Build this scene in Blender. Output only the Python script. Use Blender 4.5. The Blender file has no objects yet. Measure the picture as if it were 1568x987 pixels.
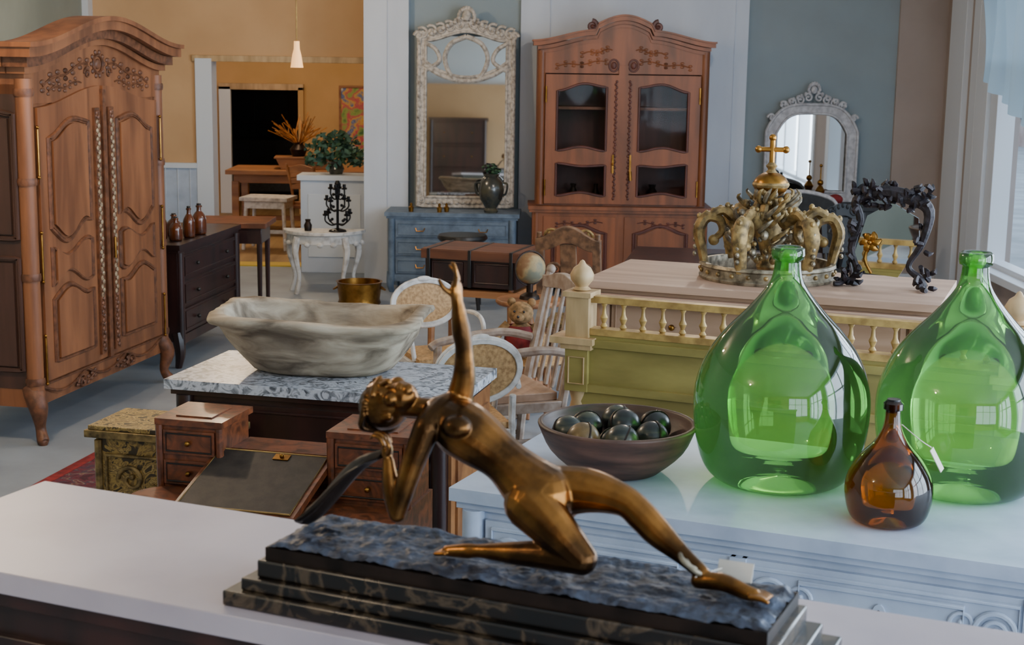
import bpy, math, random, bmesh
from math import pi, sin, cos, sqrt, atan2, radians
from mathutils import Vector, Matrix, noise
random.seed(7)
S=bpy.context.scene
def hx(h):
    h=h.lstrip('#'); c=[int(h[i:i+2],16)/255 for i in (0,2,4)]
    return tuple((x/12.92 if x<=.04045 else ((x+.055)/1.055)**2.4) for x in c)+(1,)
def M(name,c1,c2=None,rough=.5,metal=0,scale=6,st=(1,1,1),bump=0,bscale=None,lo=.35,hi=.65,coat=0,dist=0,stops=None,emit=0,detail=6,spec=.5):
    m=bpy.data.materials.new(name); m.use_nodes=True; nt=m.node_tree; N=nt.nodes; L=nt.links
    b=N['Principled BSDF']; b.inputs['Base Color'].default_value=hx(c1)
    b.inputs['Roughness'].default_value=rough; b.inputs['Metallic'].default_value=metal
    b.inputs['Coat Weight'].default_value=coat; b.inputs['Coat Roughness'].default_value=.2
    b.inputs['Specular IOR Level'].default_value=spec
    tc=N.new('ShaderNodeTexCoord'); mp=N.new('ShaderNodeMapping'); mp.inputs['Scale'].default_value=[scale*s for s in st]
    L.new(tc.outputs['Object'],mp.inputs['Vector'])
    if c2 or stops:
        nz=N.new('ShaderNodeTexNoise'); nz.inputs['Scale'].default_value=1; nz.inputs['Detail'].default_value=detail
        nz.inputs['Distortion'].default_value=dist; L.new(mp.outputs[0],nz.inputs['Vector'])
        cr=N.new('ShaderNodeValToRGB'); e=cr.color_ramp.elements
        st_=stops or [(lo,c1),(hi,c2)]
        e[0].position=st_[0][0]; e[0].color=hx(st_[0][1]); e[1].position=st_[1][0]; e[1].color=hx(st_[1][1])
        for p,c in st_[2:]:
            k=e.new(p); k.color=hx(c)
        L.new(nz.outputs['Fac'],cr.inputs['Fac']); L.new(cr.outputs['Color'],b.inputs['Base Color'])
    if bump:
        n2=N.new('ShaderNodeTexNoise'); n2.inputs['Scale'].default_value=1 if not bscale else bscale; n2.inputs['Detail'].default_value=4
        L.new((mp.outputs[0] if not bscale else tc.outputs['Object']),n2.inputs['Vector'])
        bp=N.new('ShaderNodeBump'); bp.inputs['Strength'].default_value=bump; bp.inputs['Distance'].default_value=.01
        L.new(n2.outputs['Fac'],bp.inputs['Height']); L.new(bp.outputs[0],b.inputs['Normal'])
    if emit:
        b.inputs['Emission Color'].default_value=hx(c1); b.inputs['Emission Strength'].default_value=emit
    return m
def thin_glass(name,c,edge,ior=1.5,body=.06):
    m=bpy.data.materials.new(name); m.use_nodes=True; nt=m.node_tree; N=nt.nodes; L=nt.links
    N.remove(N['Principled BSDF']); out=N['Material Output']
    lw=N.new('ShaderNodeLayerWeight'); lw.inputs['Blend'].default_value=.3
    mc=N.new('ShaderNodeMix'); mc.data_type='RGBA'; mc.inputs[6].default_value=hx(c); mc.inputs[7].default_value=hx(edge)
    L.new(lw.outputs['Facing'],mc.inputs[0])
    tr=N.new('ShaderNodeBsdfTransparent'); L.new(mc.outputs[2],tr.inputs[0])
    tl=N.new('ShaderNodeBsdfTranslucent'); tl.inputs[0].default_value=hx(c)
    m1=N.new('ShaderNodeMixShader'); m1.inputs[0].default_value=body; L.new(tr.outputs[0],m1.inputs[1]); L.new(tl.outputs[0],m1.inputs[2])
    gl=N.new('ShaderNodeBsdfGlossy'); gl.inputs['Roughness'].default_value=.03
    fr=N.new('ShaderNodeFresnel'); fr.inputs['IOR'].default_value=ior
    m2=N.new('ShaderNodeMixShader'); L.new(fr.outputs[0],m2.inputs[0]); L.new(m1.outputs[0],m2.inputs[1]); L.new(gl.outputs[0],m2.inputs[2])
    L.new(m2.outputs[0],out.inputs[0]); return m
def bell(u): return (1-cos(2*pi*u))/2
def smo(u):
    u=max(0,min(1,u)); return u*u*(3-2*u)
def curvy(x0,x1,z0,z1,at=0,ab=0,n=16,ft=bell,fb=bell):
    return [(x0+(x1-x0)*i/n, z1+at*ft(i/n)) for i in range(n+1)]+[(x1-(x1-x0)*i/n, z0+ab*fb(1-i/n)) for i in range(n+1)]
def catm(P,k=6):
    P=[Vector(p) for p in P]; out=[]
    for i in range(len(P)-1):
        a=P[max(i-1,0)];b=P[i];c=P[i+1];d=P[min(i+2,len(P)-1)]
        for j in range(k):
            t=j/k
            out.append(.5*((2*b)+(c-a)*t+(2*a-5*b+4*c-d)*t*t+(3*b-a-3*c+d)*t**3))
    out.append(P[-1]); return out
def circ(cx,cz,rx,rz,n=32,a0=0): return [(cx+rx*cos(a0-2*pi*i/n),cz+rz*sin(a0-2*pi*i/n)) for i in range(n)]
class B:
    def __init__(s,name): s.n=name; s.v=[];s.f=[];s.m=[];s.ms=[];s.T=Matrix()
    def add(s,vs,fs,m):
        if m not in s.ms: s.ms.append(m)
        k=s.ms.index(m); o=len(s.v)
        s.v+=[s.T@Vector(p) for p in vs]; s.f+=[[i+o for i in f] for f in fs]; s.m+=[k]*len(fs)
    def bx(s,x0,x1,y0,y1,z0,z1,m):
        s.add([(x0,y0,z0),(x1,y0,z0),(x1,y1,z0),(x0,y1,z0),(x0,y0,z1),(x1,y0,z1),(x1,y1,z1),(x0,y1,z1)],
              [(0,1,2,3),(4,5,6,7),(0,1,5,4),(1,2,6,5),(2,3,7,6),(3,0,4,7)],m)
    def prism(s,o,y0,y1,m):
        n=len(o); s.add([(x,y0,z) for x,z in o]+[(x,y1,z) for x,z in o],
          [list(range(n)),list(range(2*n-1,n-1,-1))]+[(i,(i+1)%n,n+(i+1)%n,n+i) for i in range(n)],m)
    def prismz(s,o,z0,z1,m):
        n=len(o); s.add([(x,y,z0) for x,y in o]+[(x,y,z1) for x,y in o],
          [list(range(n)),list(range(2*n-1,n-1,-1))]+[(i,(i+1)%n,n+(i+1)%n,n+i) for i in range(n)],m)
    def ring(s,a,b,y0,y1,m):
        n=len(a); V=[(x,y0,z) for x,z in a]+[(x,y0,z) for x,z in b]+[(x,y1,z) for x,z in a]+[(x,y1,z) for x,z in b]
        F=[]
        for i in range(n):
            j=(i+1)%n
            F+=[(i,j,n+j,n+i),(2*n+i,2*n+j,3*n+j,3*n+i),(i,j,2*n+j,2*n+i),(n+i,n+j,3*n+j,3*n+i)]
        s.add(V,F,m)
    def lathe(s,P,m,x=0,y=0,z=0,seg=24,sx=1,sy=1):
        V=[];F=[];n=len(P)
        for r,h in P:
            for i in range(seg):
                a=2*pi*i/seg; V.append((x+max(r,1e-4)*cos(a)*sx,y+max(r,1e-4)*sin(a)*sy,z+h))
        for k in range(n-1):
            for i in range(seg):
                j=(i+1)%seg; F.append((k*seg+i,k*seg+j,(k+1)*seg+j,(k+1)*seg+i))
        s.add(V,F,m)
    def ball(s,x,y,z,r,m,seg=14,rg=8):
        if not isinstance(r,tuple): r=(r,r,r)
        V=[(x,y,z-r[2])];F=[]
        for k in range(1,rg):
            p=-pi/2+pi*k/rg
            for i in range(seg):
                a=2*pi*i/seg; V.append((x+r[0]*cos(p)*cos(a),y+r[1]*cos(p)*sin(a),z+r[2]*sin(p)))
        V.append((x,y,z+r[2])); e=len(V)-1
        for i in range(seg):
            j=(i+1)%seg; F.append((0,1+j,1+i)); F.append((e,e-seg+i,e-seg+j))
            for k in range(rg-2): F.append((1+k*seg+i,1+k*seg+j,1+(k+1)*seg+j,1+(k+1)*seg+i))
        s.add(V,F,m)
    def tube(s,P,r,m,n=8,closed=False,sm=0,flat=1):
        if sm:
            if isinstance(r,(list,tuple)):
                Q=catm([(p[0],p[1],p[2]) for p in P],sm); R=[v[0] for v in catm([(q,0,0) for q in r],sm)]; P=Q;r=R
            else: P=catm(P,sm)
        P=[Vector(p) for p in P]; k=len(P)
        if not isinstance(r,(list,tuple)): r=[r]*k
        V=[];F=[];up=None
        for i in range(k):
            if closed: d=P[(i+1)%k]-P[i-1]
            else: d=P[min(i+1,k-1)]-P[max(i-1,0)]
            if d.length<1e-9: d=Vector((0,0,1))
            d.normalize()
            if up is None:
                up=Vector((0,1,0)) if abs(d.y)<.9 else Vector((1,0,0))
            up=up-d*up.dot(d)
            if up.length<1e-6: up=d.orthogonal()
            up.normalize(); w=d.cross(up)
            for j in range(n):
                a=2*pi*(j+.5)/n; V.append(P[i]+(up*cos(a)*flat+w*sin(a))*r[i])
        for i in range(k if closed else k-1):
            i2=(i+1)%k
            for j in range(n):
                j2=(j+1)%n; F.append((i*n+j,i*n+j2,i2*n+j2,i2*n+j))
        if not closed: F.append(list(range(n))); F.append(list(range((k-1)*n,k*n)))
        s.add(V,F,m)
    def out(s,o,y,r,m,n=6): s.tube([(x,y,z) for x,z in o],r,m,n=n,closed=True)
    def scroll(s,x,y,z,R,m,flip=1,turn=1.3,a0=0,r=.012,n=18,vf=1):
        P=[];rr=[]
        for i in range(n+1):
            t=i/n; a=a0+t*turn*2*pi; q=R*(1-.8*t); P.append((x+flip*q*cos(a),y,z+vf*q*sin(a))); rr.append(r*(1-.35*t))
        s.tube(P,rr,m,n=6); s.ball(P[-1][0],y,P[-1][2],r*1.2,m,8,6)
    def leafspray(s,x,y,z,L,m,flip=1,n=5,dz=-.25,r=.012):
        P=[(x+flip*L*t/6,y,z+dz*L*(t/6)**1.4+.012*sin(t*1.6)) for t in range(7)]
        s.tube(P,r*.45,m,n=5,sm=2)
        for k in range(1,n+1):
            q=P[min(6,int(k*6/n))]
            for v in (-1,1): s.ball(q[0],q[1],q[2]+v*r*1.5,(r*1.7,r*.5,r*1.0),m,8,5)
    def loft(s,R,m,cap=True):
        n=len(R[0]); V=[p for q in R for p in q]; F=[]
        for k in range(len(R)-1):
            for i in range(n):
                j=(i+1)%n; F.append((k*n+i,k*n+j,(k+1)*n+j,(k+1)*n+i))
        if cap: F.append(list(range(n))); F.append(list(range((len(R)-1)*n,len(R)*n)))
        s.add(V,F,m)
    def done(s,loc=(0,0,0),rz=0,bev=.004,sharp=38,parent=None,rx=0):
        me=bpy.data.meshes.new(s.n); me.from_pydata([tuple(v) for v in s.v],[],s.f)
        for m in s.ms: me.materials.append(m)
        for p,k in zip(me.polygons,s.m): p.material_index=k; p.use_smooth=True
        bm=bmesh.new(); bm.from_mesh(me); bmesh.ops.recalc_face_normals(bm,faces=bm.faces); bm.to_mesh(me); bm.free()
        try: me.set_sharp_from_angle(angle=radians(sharp))
        except Exception: pass
        ob=bpy.data.objects.new(s.n,me); S.collection.objects.link(ob)
        ob.location=loc; ob.rotation_euler=(radians(rx),0,radians(rz))
        if bev:
            b=ob.modifiers.new('bevel','BEVEL'); b.width=bev; b.segments=2; b.limit_method='ANGLE'; b.angle_limit=radians(50)
        if parent: ob.parent=parent
        return ob

# ---------------- materials
W1=M('armoire_walnut','935d3a','6a3f25',rough=.5,scale=9,st=(1,1,.12),bump=.1,dist=.6)
W1d=M('armoire_carving','77492e','52301c',rough=.5,scale=30,bump=.25)
W1g=M('carved_gilt_strip','ab9474','644830',rough=.5,scale=50,bump=.4)
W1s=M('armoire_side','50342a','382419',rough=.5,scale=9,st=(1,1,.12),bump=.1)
W2=M('hutch_walnut','91532e','6a3d20',rough=.45,scale=9,st=(1,1,.12),bump=.08,dist=.5)
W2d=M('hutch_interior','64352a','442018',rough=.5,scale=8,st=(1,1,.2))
MAH=M('dark_mahogany','3a1d18','22110e',rough=.38,scale=10,st=(1,1,.15),coat=.2)
BLK=M('ebonised_wood','1a1513','0e0b0b',rough=.4,scale=10,coat=.2)
BURL=M('burl_walnut','7e4324','4a2714',rough=.35,scale=14,bump=.05,dist=2.2,coat=.25)
OAK=M('honey_oak','a46f42','774a2a',rough=.5,scale=10,st=(.15,1,1),dist=.5)
PALE=M('stripped_pine','b0917a','917258',rough=.55,scale=9,st=(.12,1,1),dist=.5,bump=.1)
PINK=M('limed_pine','b99a86','9c7e6a',rough=.55,scale=9,st=(.12,1,1),dist=.5,bump=.1)
WHT=M('worn_white_paint','b6c2d4','98a4b8',rough=.45,scale=7,bump=.1,lo=.4,hi=.8)
WHT2=M('chalk_white_paint','cfccc8','968e86',rough=.55,scale=18,bump=.2,lo=.45,hi=.75)
WTOP=M('white_painted_top','b9adb2','a2969e',rough=.42,scale=4,lo=.4,hi=.8)
TRIM=M('trim_white','d2d8e0',rough=.5)
BLUE=M('blue_grey_paint','68798c','4b5b6e',rough=.55,scale=14,bump=.15,lo=.4,hi=.72)
OLV=M('olive_paint','958546','746630',rough=.55,scale=9,st=(.3,1,1),bump=.1)
CREAM=M('cream_post','c6a67c','a08258',rough=.5,scale=14,st=(1,1,.2))
GOLD=M('gilded_spindles','bd9a58','8c6c3a',rough=.45,scale=20,metal=.15)
BRASS=M('brass','b3803c','7c5826',rough=.33,metal=1,scale=12)
BRZ=M('bronze','a06c36','46301c',rough=.31,metal=1,scale=14,bump=.08,bscale=60,lo=.32,hi=.6)
BRZD=M('bronze_dark','372a23','1d1714',rough=.45,metal=.7,scale=14)
ROCK=M('bronze_ground','50586a','2a2a33',rough=.5,metal=.35,scale=30,bump=1.0,dist=.8)
PORT=M('portoro_marble','14110f',rough=.25,scale=11,dist=1.2,stops=[(.38,'12100e'),(.47,'1e1712'),(.52,'4e4030'),(.57,'1c1612'),(.63,'100e0d'),(.67,'3c3026'),(.72,'12100e')],coat=.15)
MARB=M('grey_marble','8a8c92',rough=.32,scale=20,dist=2.2,stops=[(.34,'565962'),(.44,'8a8e96'),(.52,'c2c4ce'),(.62,'ced0d8'),(.72,'92959e')])
DOUGH=M('bleached_wood','a89c8c',rough=.85,scale=11,st=(.4,1,1.3),bump=1.0,dist=.8,stops=[(.3,'5c5044'),(.42,'857868'),(.53,'a39582'),(.7,'bdb09c')],detail=10,spec=.2)
BOWLW=M('bowl_wood','664638','3a261e',rough=.5,scale=16,st=(.4,.4,2),bump=.15)
FLOATG=M('float_glass','161e1c',rough=.32,scale=16,st=(.2,.2,3),stops=[(.40,'0b0d0c'),(.5,'18221e'),(.6,'4a4834'),(.66,'101412')],coat=.15)
FLOATY=M('float_amber','8a6c38','4a3419',rough=.38,scale=14,coat=.15)
ORN=M('ornate_plaster','c2b9ae','80776d',rough=.65,scale=30,bump=.35,lo=.42,hi=.7)
ORN2=M('ornate_white','c6c6c9','a2a0a4',rough=.6,scale=25,bump=.2)
MIR=M('mirror_silver','cfcfcb',rough=.02,metal=1)
GILT=M('antique_gilt','a08452','54442a',rough=.48,metal=.5,scale=30,bump=.3,lo=.38,hi=.66)
SILV=M('antique_silver','a59a84','5c5344',rough=.45,metal=.55,scale=30,bump=.3)
IRON=M('black_iron','201e20','0e0d0e',rough=.45,metal=.6,scale=20)
RUST=M('carved_dark','2c2328','130e14',rough=.45,scale=35,bump=.6,metal=.3)
LEATH=M('desk_leather','383029','28221e',rough=.6,scale=25,bump=.15,spec=.3)
GOLDC=M('gilt_floral','8f7236',rough=.55,scale=13,dist=2.5,stops=[(.42,'3c2f1a'),(.48,'ad8e4a'),(.56,'6a5430'),(.62,'b89a5a'),(.68,'42331a')],bump=.4)
LEAF=M('leaf_green','44684a','203c26',rough=.5,scale=20)
TWIG=M('dried_twig','c07a28','7a4a18',rough=.7,scale=20)
URN=M('urn_glaze','23282a','4a4636',rough=.2,scale=10,coat=.6)
RED=M('red_cloth','8a2424','5c1216',rough=.8,scale=20)
TAN=M('bear_plush','9c7850','68502f',rough=.9,scale=40,bump=.4)
CANE=M('cane_weave','bd9664','906c40',rough=.6,scale=60)
GLOBE=M('old_globe','b8a06a',rough=.6,scale=9,stops=[(.4,'6f705e'),(.5,'9c8860'),(.6,'7c5a3a')])
TAG=M('paper_tag','cfc6b8',rough=.7)
UPH=M('dark_upholstery','24272b','151515',rough=.6,scale=30)
GRN=thin_glass('green_glass','c0f4a6','62c468',ior=1.65,body=.14)
AMB=thin_glass('amber_glass','d8963a','824a12',ior=1.6,body=.13)
PANE=thin_glass('clear_pane','eef0f0','d2d8d8',ior=1.16,body=0)
YEL=M('wall_ochre_plaster','cda67a','c29b70',rough=.8,scale=1.5)
YEL2=M('inner_room_plaster','c49c66','b69058',rough=.8,scale=1.5)
BGW=M('wall_blue_grey','8a989e','848f94',rough=.75,scale=1.5)
GRW=M('wall_sage','8f978f','838b83',rough=.75,scale=1.5)
WWL=M('wall_white_board','cad2de','bfc7d4',rough=.65,scale=3,st=(1,1,.3))
BEI=M('wall_beige','a5978f','9a8c84',rough=.75,scale=1.5)
FLR=M('floor_painted_concrete','929ba6','828a94',rough=.6,scale=2.5,bump=.05)
FLI=M('inner_floor_wood','a8895c','8a6c44',rough=.5,scale=3,st=(3,.3,1))
CEI=M('ceiling_paint','d0cec8',rough=.8)

# ---------------- room shell
def boxobj(name,x0,x1,y0,y1,z0,z1,m,bev=0):
    o=B(name); o.bx(x0,x1,y0,y1,z0,z1,m); return o.done(bev=bev)
boxobj('floor',-5.2,4.0,-3.1,14.7,-.1,0,FLR)
boxobj('floor_inner_room',-5.2,1.0,14.7,23.2,-.1,0,FLI)
boxobj('ceiling',-5.2,4.0,-3.1,23.2,3.2,3.3,CEI)
boxobj('wall_left',-4.25,-4.1,-3,14.6,0,3.2,GRW)
o=B('wall_front'); o.bx(-4.1,.6,-3.1,-3,0,3.2,YEL); o.bx(.6,3.6,-3.1,-3,0,.6,YEL); o.bx(.6,3.6,-3.1,-3,2.95,3.2,YEL); o.bx(3.6,4.05,-3.1,-3,0,3.2,YEL); o.done(bev=0)
o=B('window_5')
for x in (.62,1.6,2.6,3.58): o.bx(x-.035,x+.035,-3.06,-2.98,.6,2.95,TRIM)
for z in (.62,2.1,2.93): o.bx(.6,3.6,-3.06,-2.98,z-.03,z+.03,TRIM)
o.done()
o=B('wall_back')
def seg(x0,x1,m,y=13.7): o.bx(x0,x1,y,14.75,0,3.2,m)
seg(-1.36,-.96,WWL,13.62); seg(-.96,.04,BGW); seg(.04,2.07,WWL,13.64); seg(2.07,3.42,BGW); seg(3.42,3.85,BEI,13.66)
for x in (-1.15,.3,1.95): o.bx(x-.002,x+.002,13.634 if x>0 else 13.614,13.65,0,3.2,WHT)
o.done(bev=0)
o=B('wall_opening'); o.bx(-4.1,-3.0,14.6,14.75,0,3.2,YEL); o.bx(-3.0,-1.36,14.6,14.75,2.0,3.2,YEL); o.done(bev=0)
o=B('trim_1'); o.bx(-3.07,-2.91,14.55,14.8,0,2.0,TRIM); o.bx(-3.1,-1.36,14.56,14.8,1.97,2.03,CREAM); o.done()
boxobj('trim_2',-4.1,-4.04,14.45,14.6,0,3.2,TRIM)
o=B('trim_3'); o.bx(-4.04,-3.07,14.56,14.6,0,.95,WHT); o.bx(-4.04,-3.07,14.53,14.6,.95,1.0,TRIM)
for i in range(8): o.bx(-3.98+i*.12,-3.975+i*.12,14.55,14.57,.1,.95,TRIM)
o.done()
boxobj('baseboard_back',-.96,3.85,13.58,13.7,0,.16,TRIM)
boxobj('trim_4',-2.9,-1.36,14.56,14.8,0,.012,M('threshold_strip','d8b83a',rough=.5))
o=B('wall_inner_back'); o.bx(-5.2,-3.66,19.4,19.5,0,3.2,YEL2); o.bx(-2.74,1,19.4,19.5,0,3.2,YEL2); o.bx(-3.66,-2.74,19.4,19.5,1.6,3.2,YEL2); o.done(bev=0)
o=B('trim_6'); o.bx(-3.78,-3.63,19.33,19.4,0,1.62,TRIM); o.bx(-2.77,-2.70,19.33,19.4,0,1.62,YEL2); o.bx(-3.78,-2.70,19.33,19.4,1.58,1.66,CREAM); o.done()
boxobj('wall_inner_left',-5.3,-5.2,14.6,23.2,0,3.2,YEL2); boxobj('wall_inner_right',1.0,1.1,14.75,23.2,0,3.2,YEL2)
boxobj('wall_far',-5.2,1,23.1,23.2,0,3.2,BLK)
o=B('dark_bookcase'); o.bx(-.8,.8,-.2,.2,0,1.9,BLK)
for k in range(4): o.bx(-.78,.78,-.22,-.18,.1+k*.45,.13+k*.45,MAH)
for x in (-.8,-.27,.27,.8): o.bx(x-.02,x+.02,-.23,-.19,0,1.9,MAH)
o.done((-3.6,22.6,0),0)
o=B('half_wall_ledge'); o.bx(-2.02,-1.38,14.2,14.54,0,.88,WWL); o.bx(-2.05,-1.38,14.17,14.54,.88,.93,TRIM); o.bx(-1.95,-1.45,14.19,14.21,.15,.75,TRIM); o.done()
o=B('wall_right'); wins=[(-2.5,.5),(1.1,4.1),(4.8,7.8),(8.7,12.15)]
y=-3.1
for a,b in wins: o.bx(3.85,4.05,y,a,0,3.2,BEI); o.bx(3.85,4.05,a,b,0,.45,BEI); o.bx(3.85,4.05,a,b,3.0,3.2,BEI); y=b
o.bx(3.85,4.05,y,14.75,0,3.2,BEI); o.done(bev=0)
for i,(a,b) in enumerate(wins):
    o=B('window_%d'%(i+1)); n=3
    for k in range(n+1):
        yy=a+(b-a)*k/n; w=.09 if k in (0,n) else .04; o.bx(3.83,3.98,yy-w/1,yy+w,.45,3.0,TRIM)
    for z in (.47,2.1,2.98): o.bx(3.84,3.97,a,b,z-.03,z+.03,TRIM)
    o.bx(3.72,3.9,a-.1,b+.1,.4,.46,TRIM)
    o.done()
o=B('trim_5')
for a,b,x in ((12.25,12.55,3.80),(12.62,12.8,3.82),(12.95,13.4,3.80)): o.bx(x,3.86,a,b,0,3.2,TRIM)
o.done()
cm=bpy.data.materials.new('sheer_curtain'); cm.use_nodes=True; nt=cm.node_tree; N=nt.nodes
d=N['Principled BSDF']; d.inputs['Base Color'].default_value=hx('b9cdd8'); d.inputs['Roughness'].default_value=.9
tl=N.new('ShaderNodeBsdfTranslucent'); tl.inputs[0].default_value=hx('a8c2d2'); mx=N.new('ShaderNodeMixShader'); mx.inputs[0].default_value=.5
nt.links.new(d.outputs[0],mx.inputs[1]); nt.links.new(tl.outputs[0],mx.inputs[2]); nt.links.new(mx.outputs[0],N['Material Output'].inputs[0])
o=B('sheer_curtain'); V=[];F=[];nx=70;nz=10
for k in range(nz+1):
    for i in range(nx+1):
        u=i/nx; g=k/nz; z=3.0-1.5*g*(1-.3*u); V.append((3.70+.055*sin(u*38)+.02*sin(u*17+k*.4),10.5+1.75*u-.5*u*sin(g*2.2)*.6,z))
for k in range(nz):
    for i in range(nx): F.append((k*(nx+1)+i,k*(nx+1)+i+1,(k+1)*(nx+1)+i+1,(k+1)*(nx+1)+i))
o.add(V,F,cm); o.done(bev=0)
boxobj('street_ground',4.05,26,-12,40,-.2,-.1,M('street_asphalt','8a9096','767b80',rough=.9,scale=2))
o=B('storefront_across_street'); o.bx(13,14,-12,44,-.1,3.0,M('brick_facade','7d6a64','8f827e',rough=.9,scale=3))
for k in range(13): o.bx(12.9,13.05,-10+k*4,-8+k*4,.6,2.1,UPH); o.bx(12.85,13.05,-10.2+k*4,-7.8+k*4,2.2,2.35,OAK)
o.done(bev=0)

# ---------------- generic chest
def chest(name,W,D,H,rows,mb,mt,mk,loc,rz,leg=.1,top=.035,over=.03,cols=1,side=None,knob='ball',knobs=2,parent=None,rosette=False):
    o=B(name); h=W/2; d=D/2
    o.bx(-h,h,-d,d,leg,H-top,mb)
    if side: o.bx(h,h+.012,-d,d,leg,H-top,side); o.bx(h+.012,h+.022,-d+.05,d-.05,leg+.08,H-top-.08,side)
    o.bx(-h-over,h+over,-d-over,d+over*.3,H-top,H,mt); o.bx(-h-over*.5,h+over*.5,-d-over*.5,d,H-top-.02,H-top,mb)
    for sx in (-1,1):
        o.tube([(sx*(h-.03),-d-.005,leg-.02),(sx*(h-.03),-d-.005,H-top-.02)],.03,mb,n=10)
        o.tube([(sx*(h-.03),-d+.02,leg+.06),(sx*(h-.02),-d,leg*.6),(sx*(h-.035),-d+.02,0.0)],[.045,.035,.022],mb,n=8,sm=4)
        o.tube([(sx*(h-.03),d-.04,leg+.06),(sx*(h-.03),d-.04,0)],[.04,.025],mb,n=8)
    o.bx(-h+.05,h-.05,-d-.012,-d+.02,leg-.02,leg+.04,mb)
    zz=(H-top-.03-leg-.04)/rows
    for r in range(rows):
        z0=leg+.04+r*zz+.012; z1=z0+zz-.024
        cw=(W-.12)/cols
        for c in range(cols):
            x0=-h+.06+c*cw+.008; x1=x0+cw-.016
            o.bx(x0,x1,-d-.016,-d+.01,z0,z1,mb); a=.02
            o.out([(x0+a,z1-a),(x1-a,z1-a),(x1-a,z0+a),(x0+a,z0+a)],-d-.018,.006,mb)
            for q in ([.5] if knobs==1 else [.22,.78]):
                if rosette: break
                kx=x0+(x1-x0)*q; kz=(z0+z1)/2
                if knob=='ball': o.ball(kx,-d-.035,kz,.014,mk,10,6); o.lathe([(.018,0),(.006,.0)],mk,kx,-d-.018,kz,8)
                else: o.tube([(kx-.04,-d-.02,kz+.01),(kx-.03,-d-.04,kz-.015),(kx+.03,-d-.04,kz-.015),(kx+.04,-d-.02,kz+.01)],.005,mk,n=6)
            if rosette:
                zm=(z0+z1)/2
                for q in (0,1):
                    rx=x0+.07 if q==0 else x1-.07
                    o.out(circ(rx,zm,.045,.045,20),-d-.02,.007,mb); o.out(circ(rx,zm,.025,.025,16),-d-.02,.006,mb); o.ball(rx,-d-.018,zm,.012,mb,8,6)
                    o.scroll(rx+(.07 if q==0 else -.07),-d-.018,zm+.01,.03,mb,1 if q==0 else -1,1.1,r=.006)
                o.out([(x0+.14,z1-.04),(x1-.14,z1-.04),(x1-.14,z0+.04),(x0+.14,z0+.04)],-d-.018,.007,mb)
                xm=(x0+x1)/2; o.prism(circ(xm,zm,.016,.026,14),-d-.022,-d,mb); o.prism(circ(xm,zm+.005,.005,.008,10),-d-.024,-d,BLK)
            if rosette and c<cols-1:
                xc=x1+.008; o.bx(xc-.02,xc+.02,-d-.024,-d,z0,z1,mb); o.ball(xc,-d-.026,(z0+z1)/2,(.014,.008,.05),mb,8,6)
    return o.done(loc,rz,parent=parent,bev=.005)

# ---------------- armoire
def panel(o,x0,x1,z0,z1,y,m,at=0,ab=0,ft=bell,fb=bell,r=.012,md=None):
    c=curvy(x0,x1,z0,z1,at,ab,16,ft,fb); o.out(c,y,r,md or m)
    cx=(x0+x1)/2; cz=(z0+z1)/2; k=.84; c2=[(cx+(x-cx)*k,cz+(z-cz)*.92) for x,z in c]; o.prism(c2,y-.012,y+.01,m)
    c3=[(cx+(x-cx)*.93,cz+(z-cz)*.965) for x,z in c]; o.out(c3,y-.002,r*.5,md or m)
o=B('carved_armoire'); A=.15
o.bx(-.8,.8,-.27,.29,.2,1.9,W1)
o.prism(curvy(-.8,.8,1.8,1.97,A,0,40),-.285,.27,W1)
for z0,z1,pr in ((1.955,1.99,.025),(1.99,2.04,.06),(2.04,2.09,.10),(2.09,2.115,.115)):
    o.prism(curvy(-.81-pr,.81+pr,z0,z1,A,A,40),-.285-pr,-.2,W1 if pr!=.06 else W1d)
    o.bx(-.81-pr,.81+pr,-.21,.29,z0,z1,W1)
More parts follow.
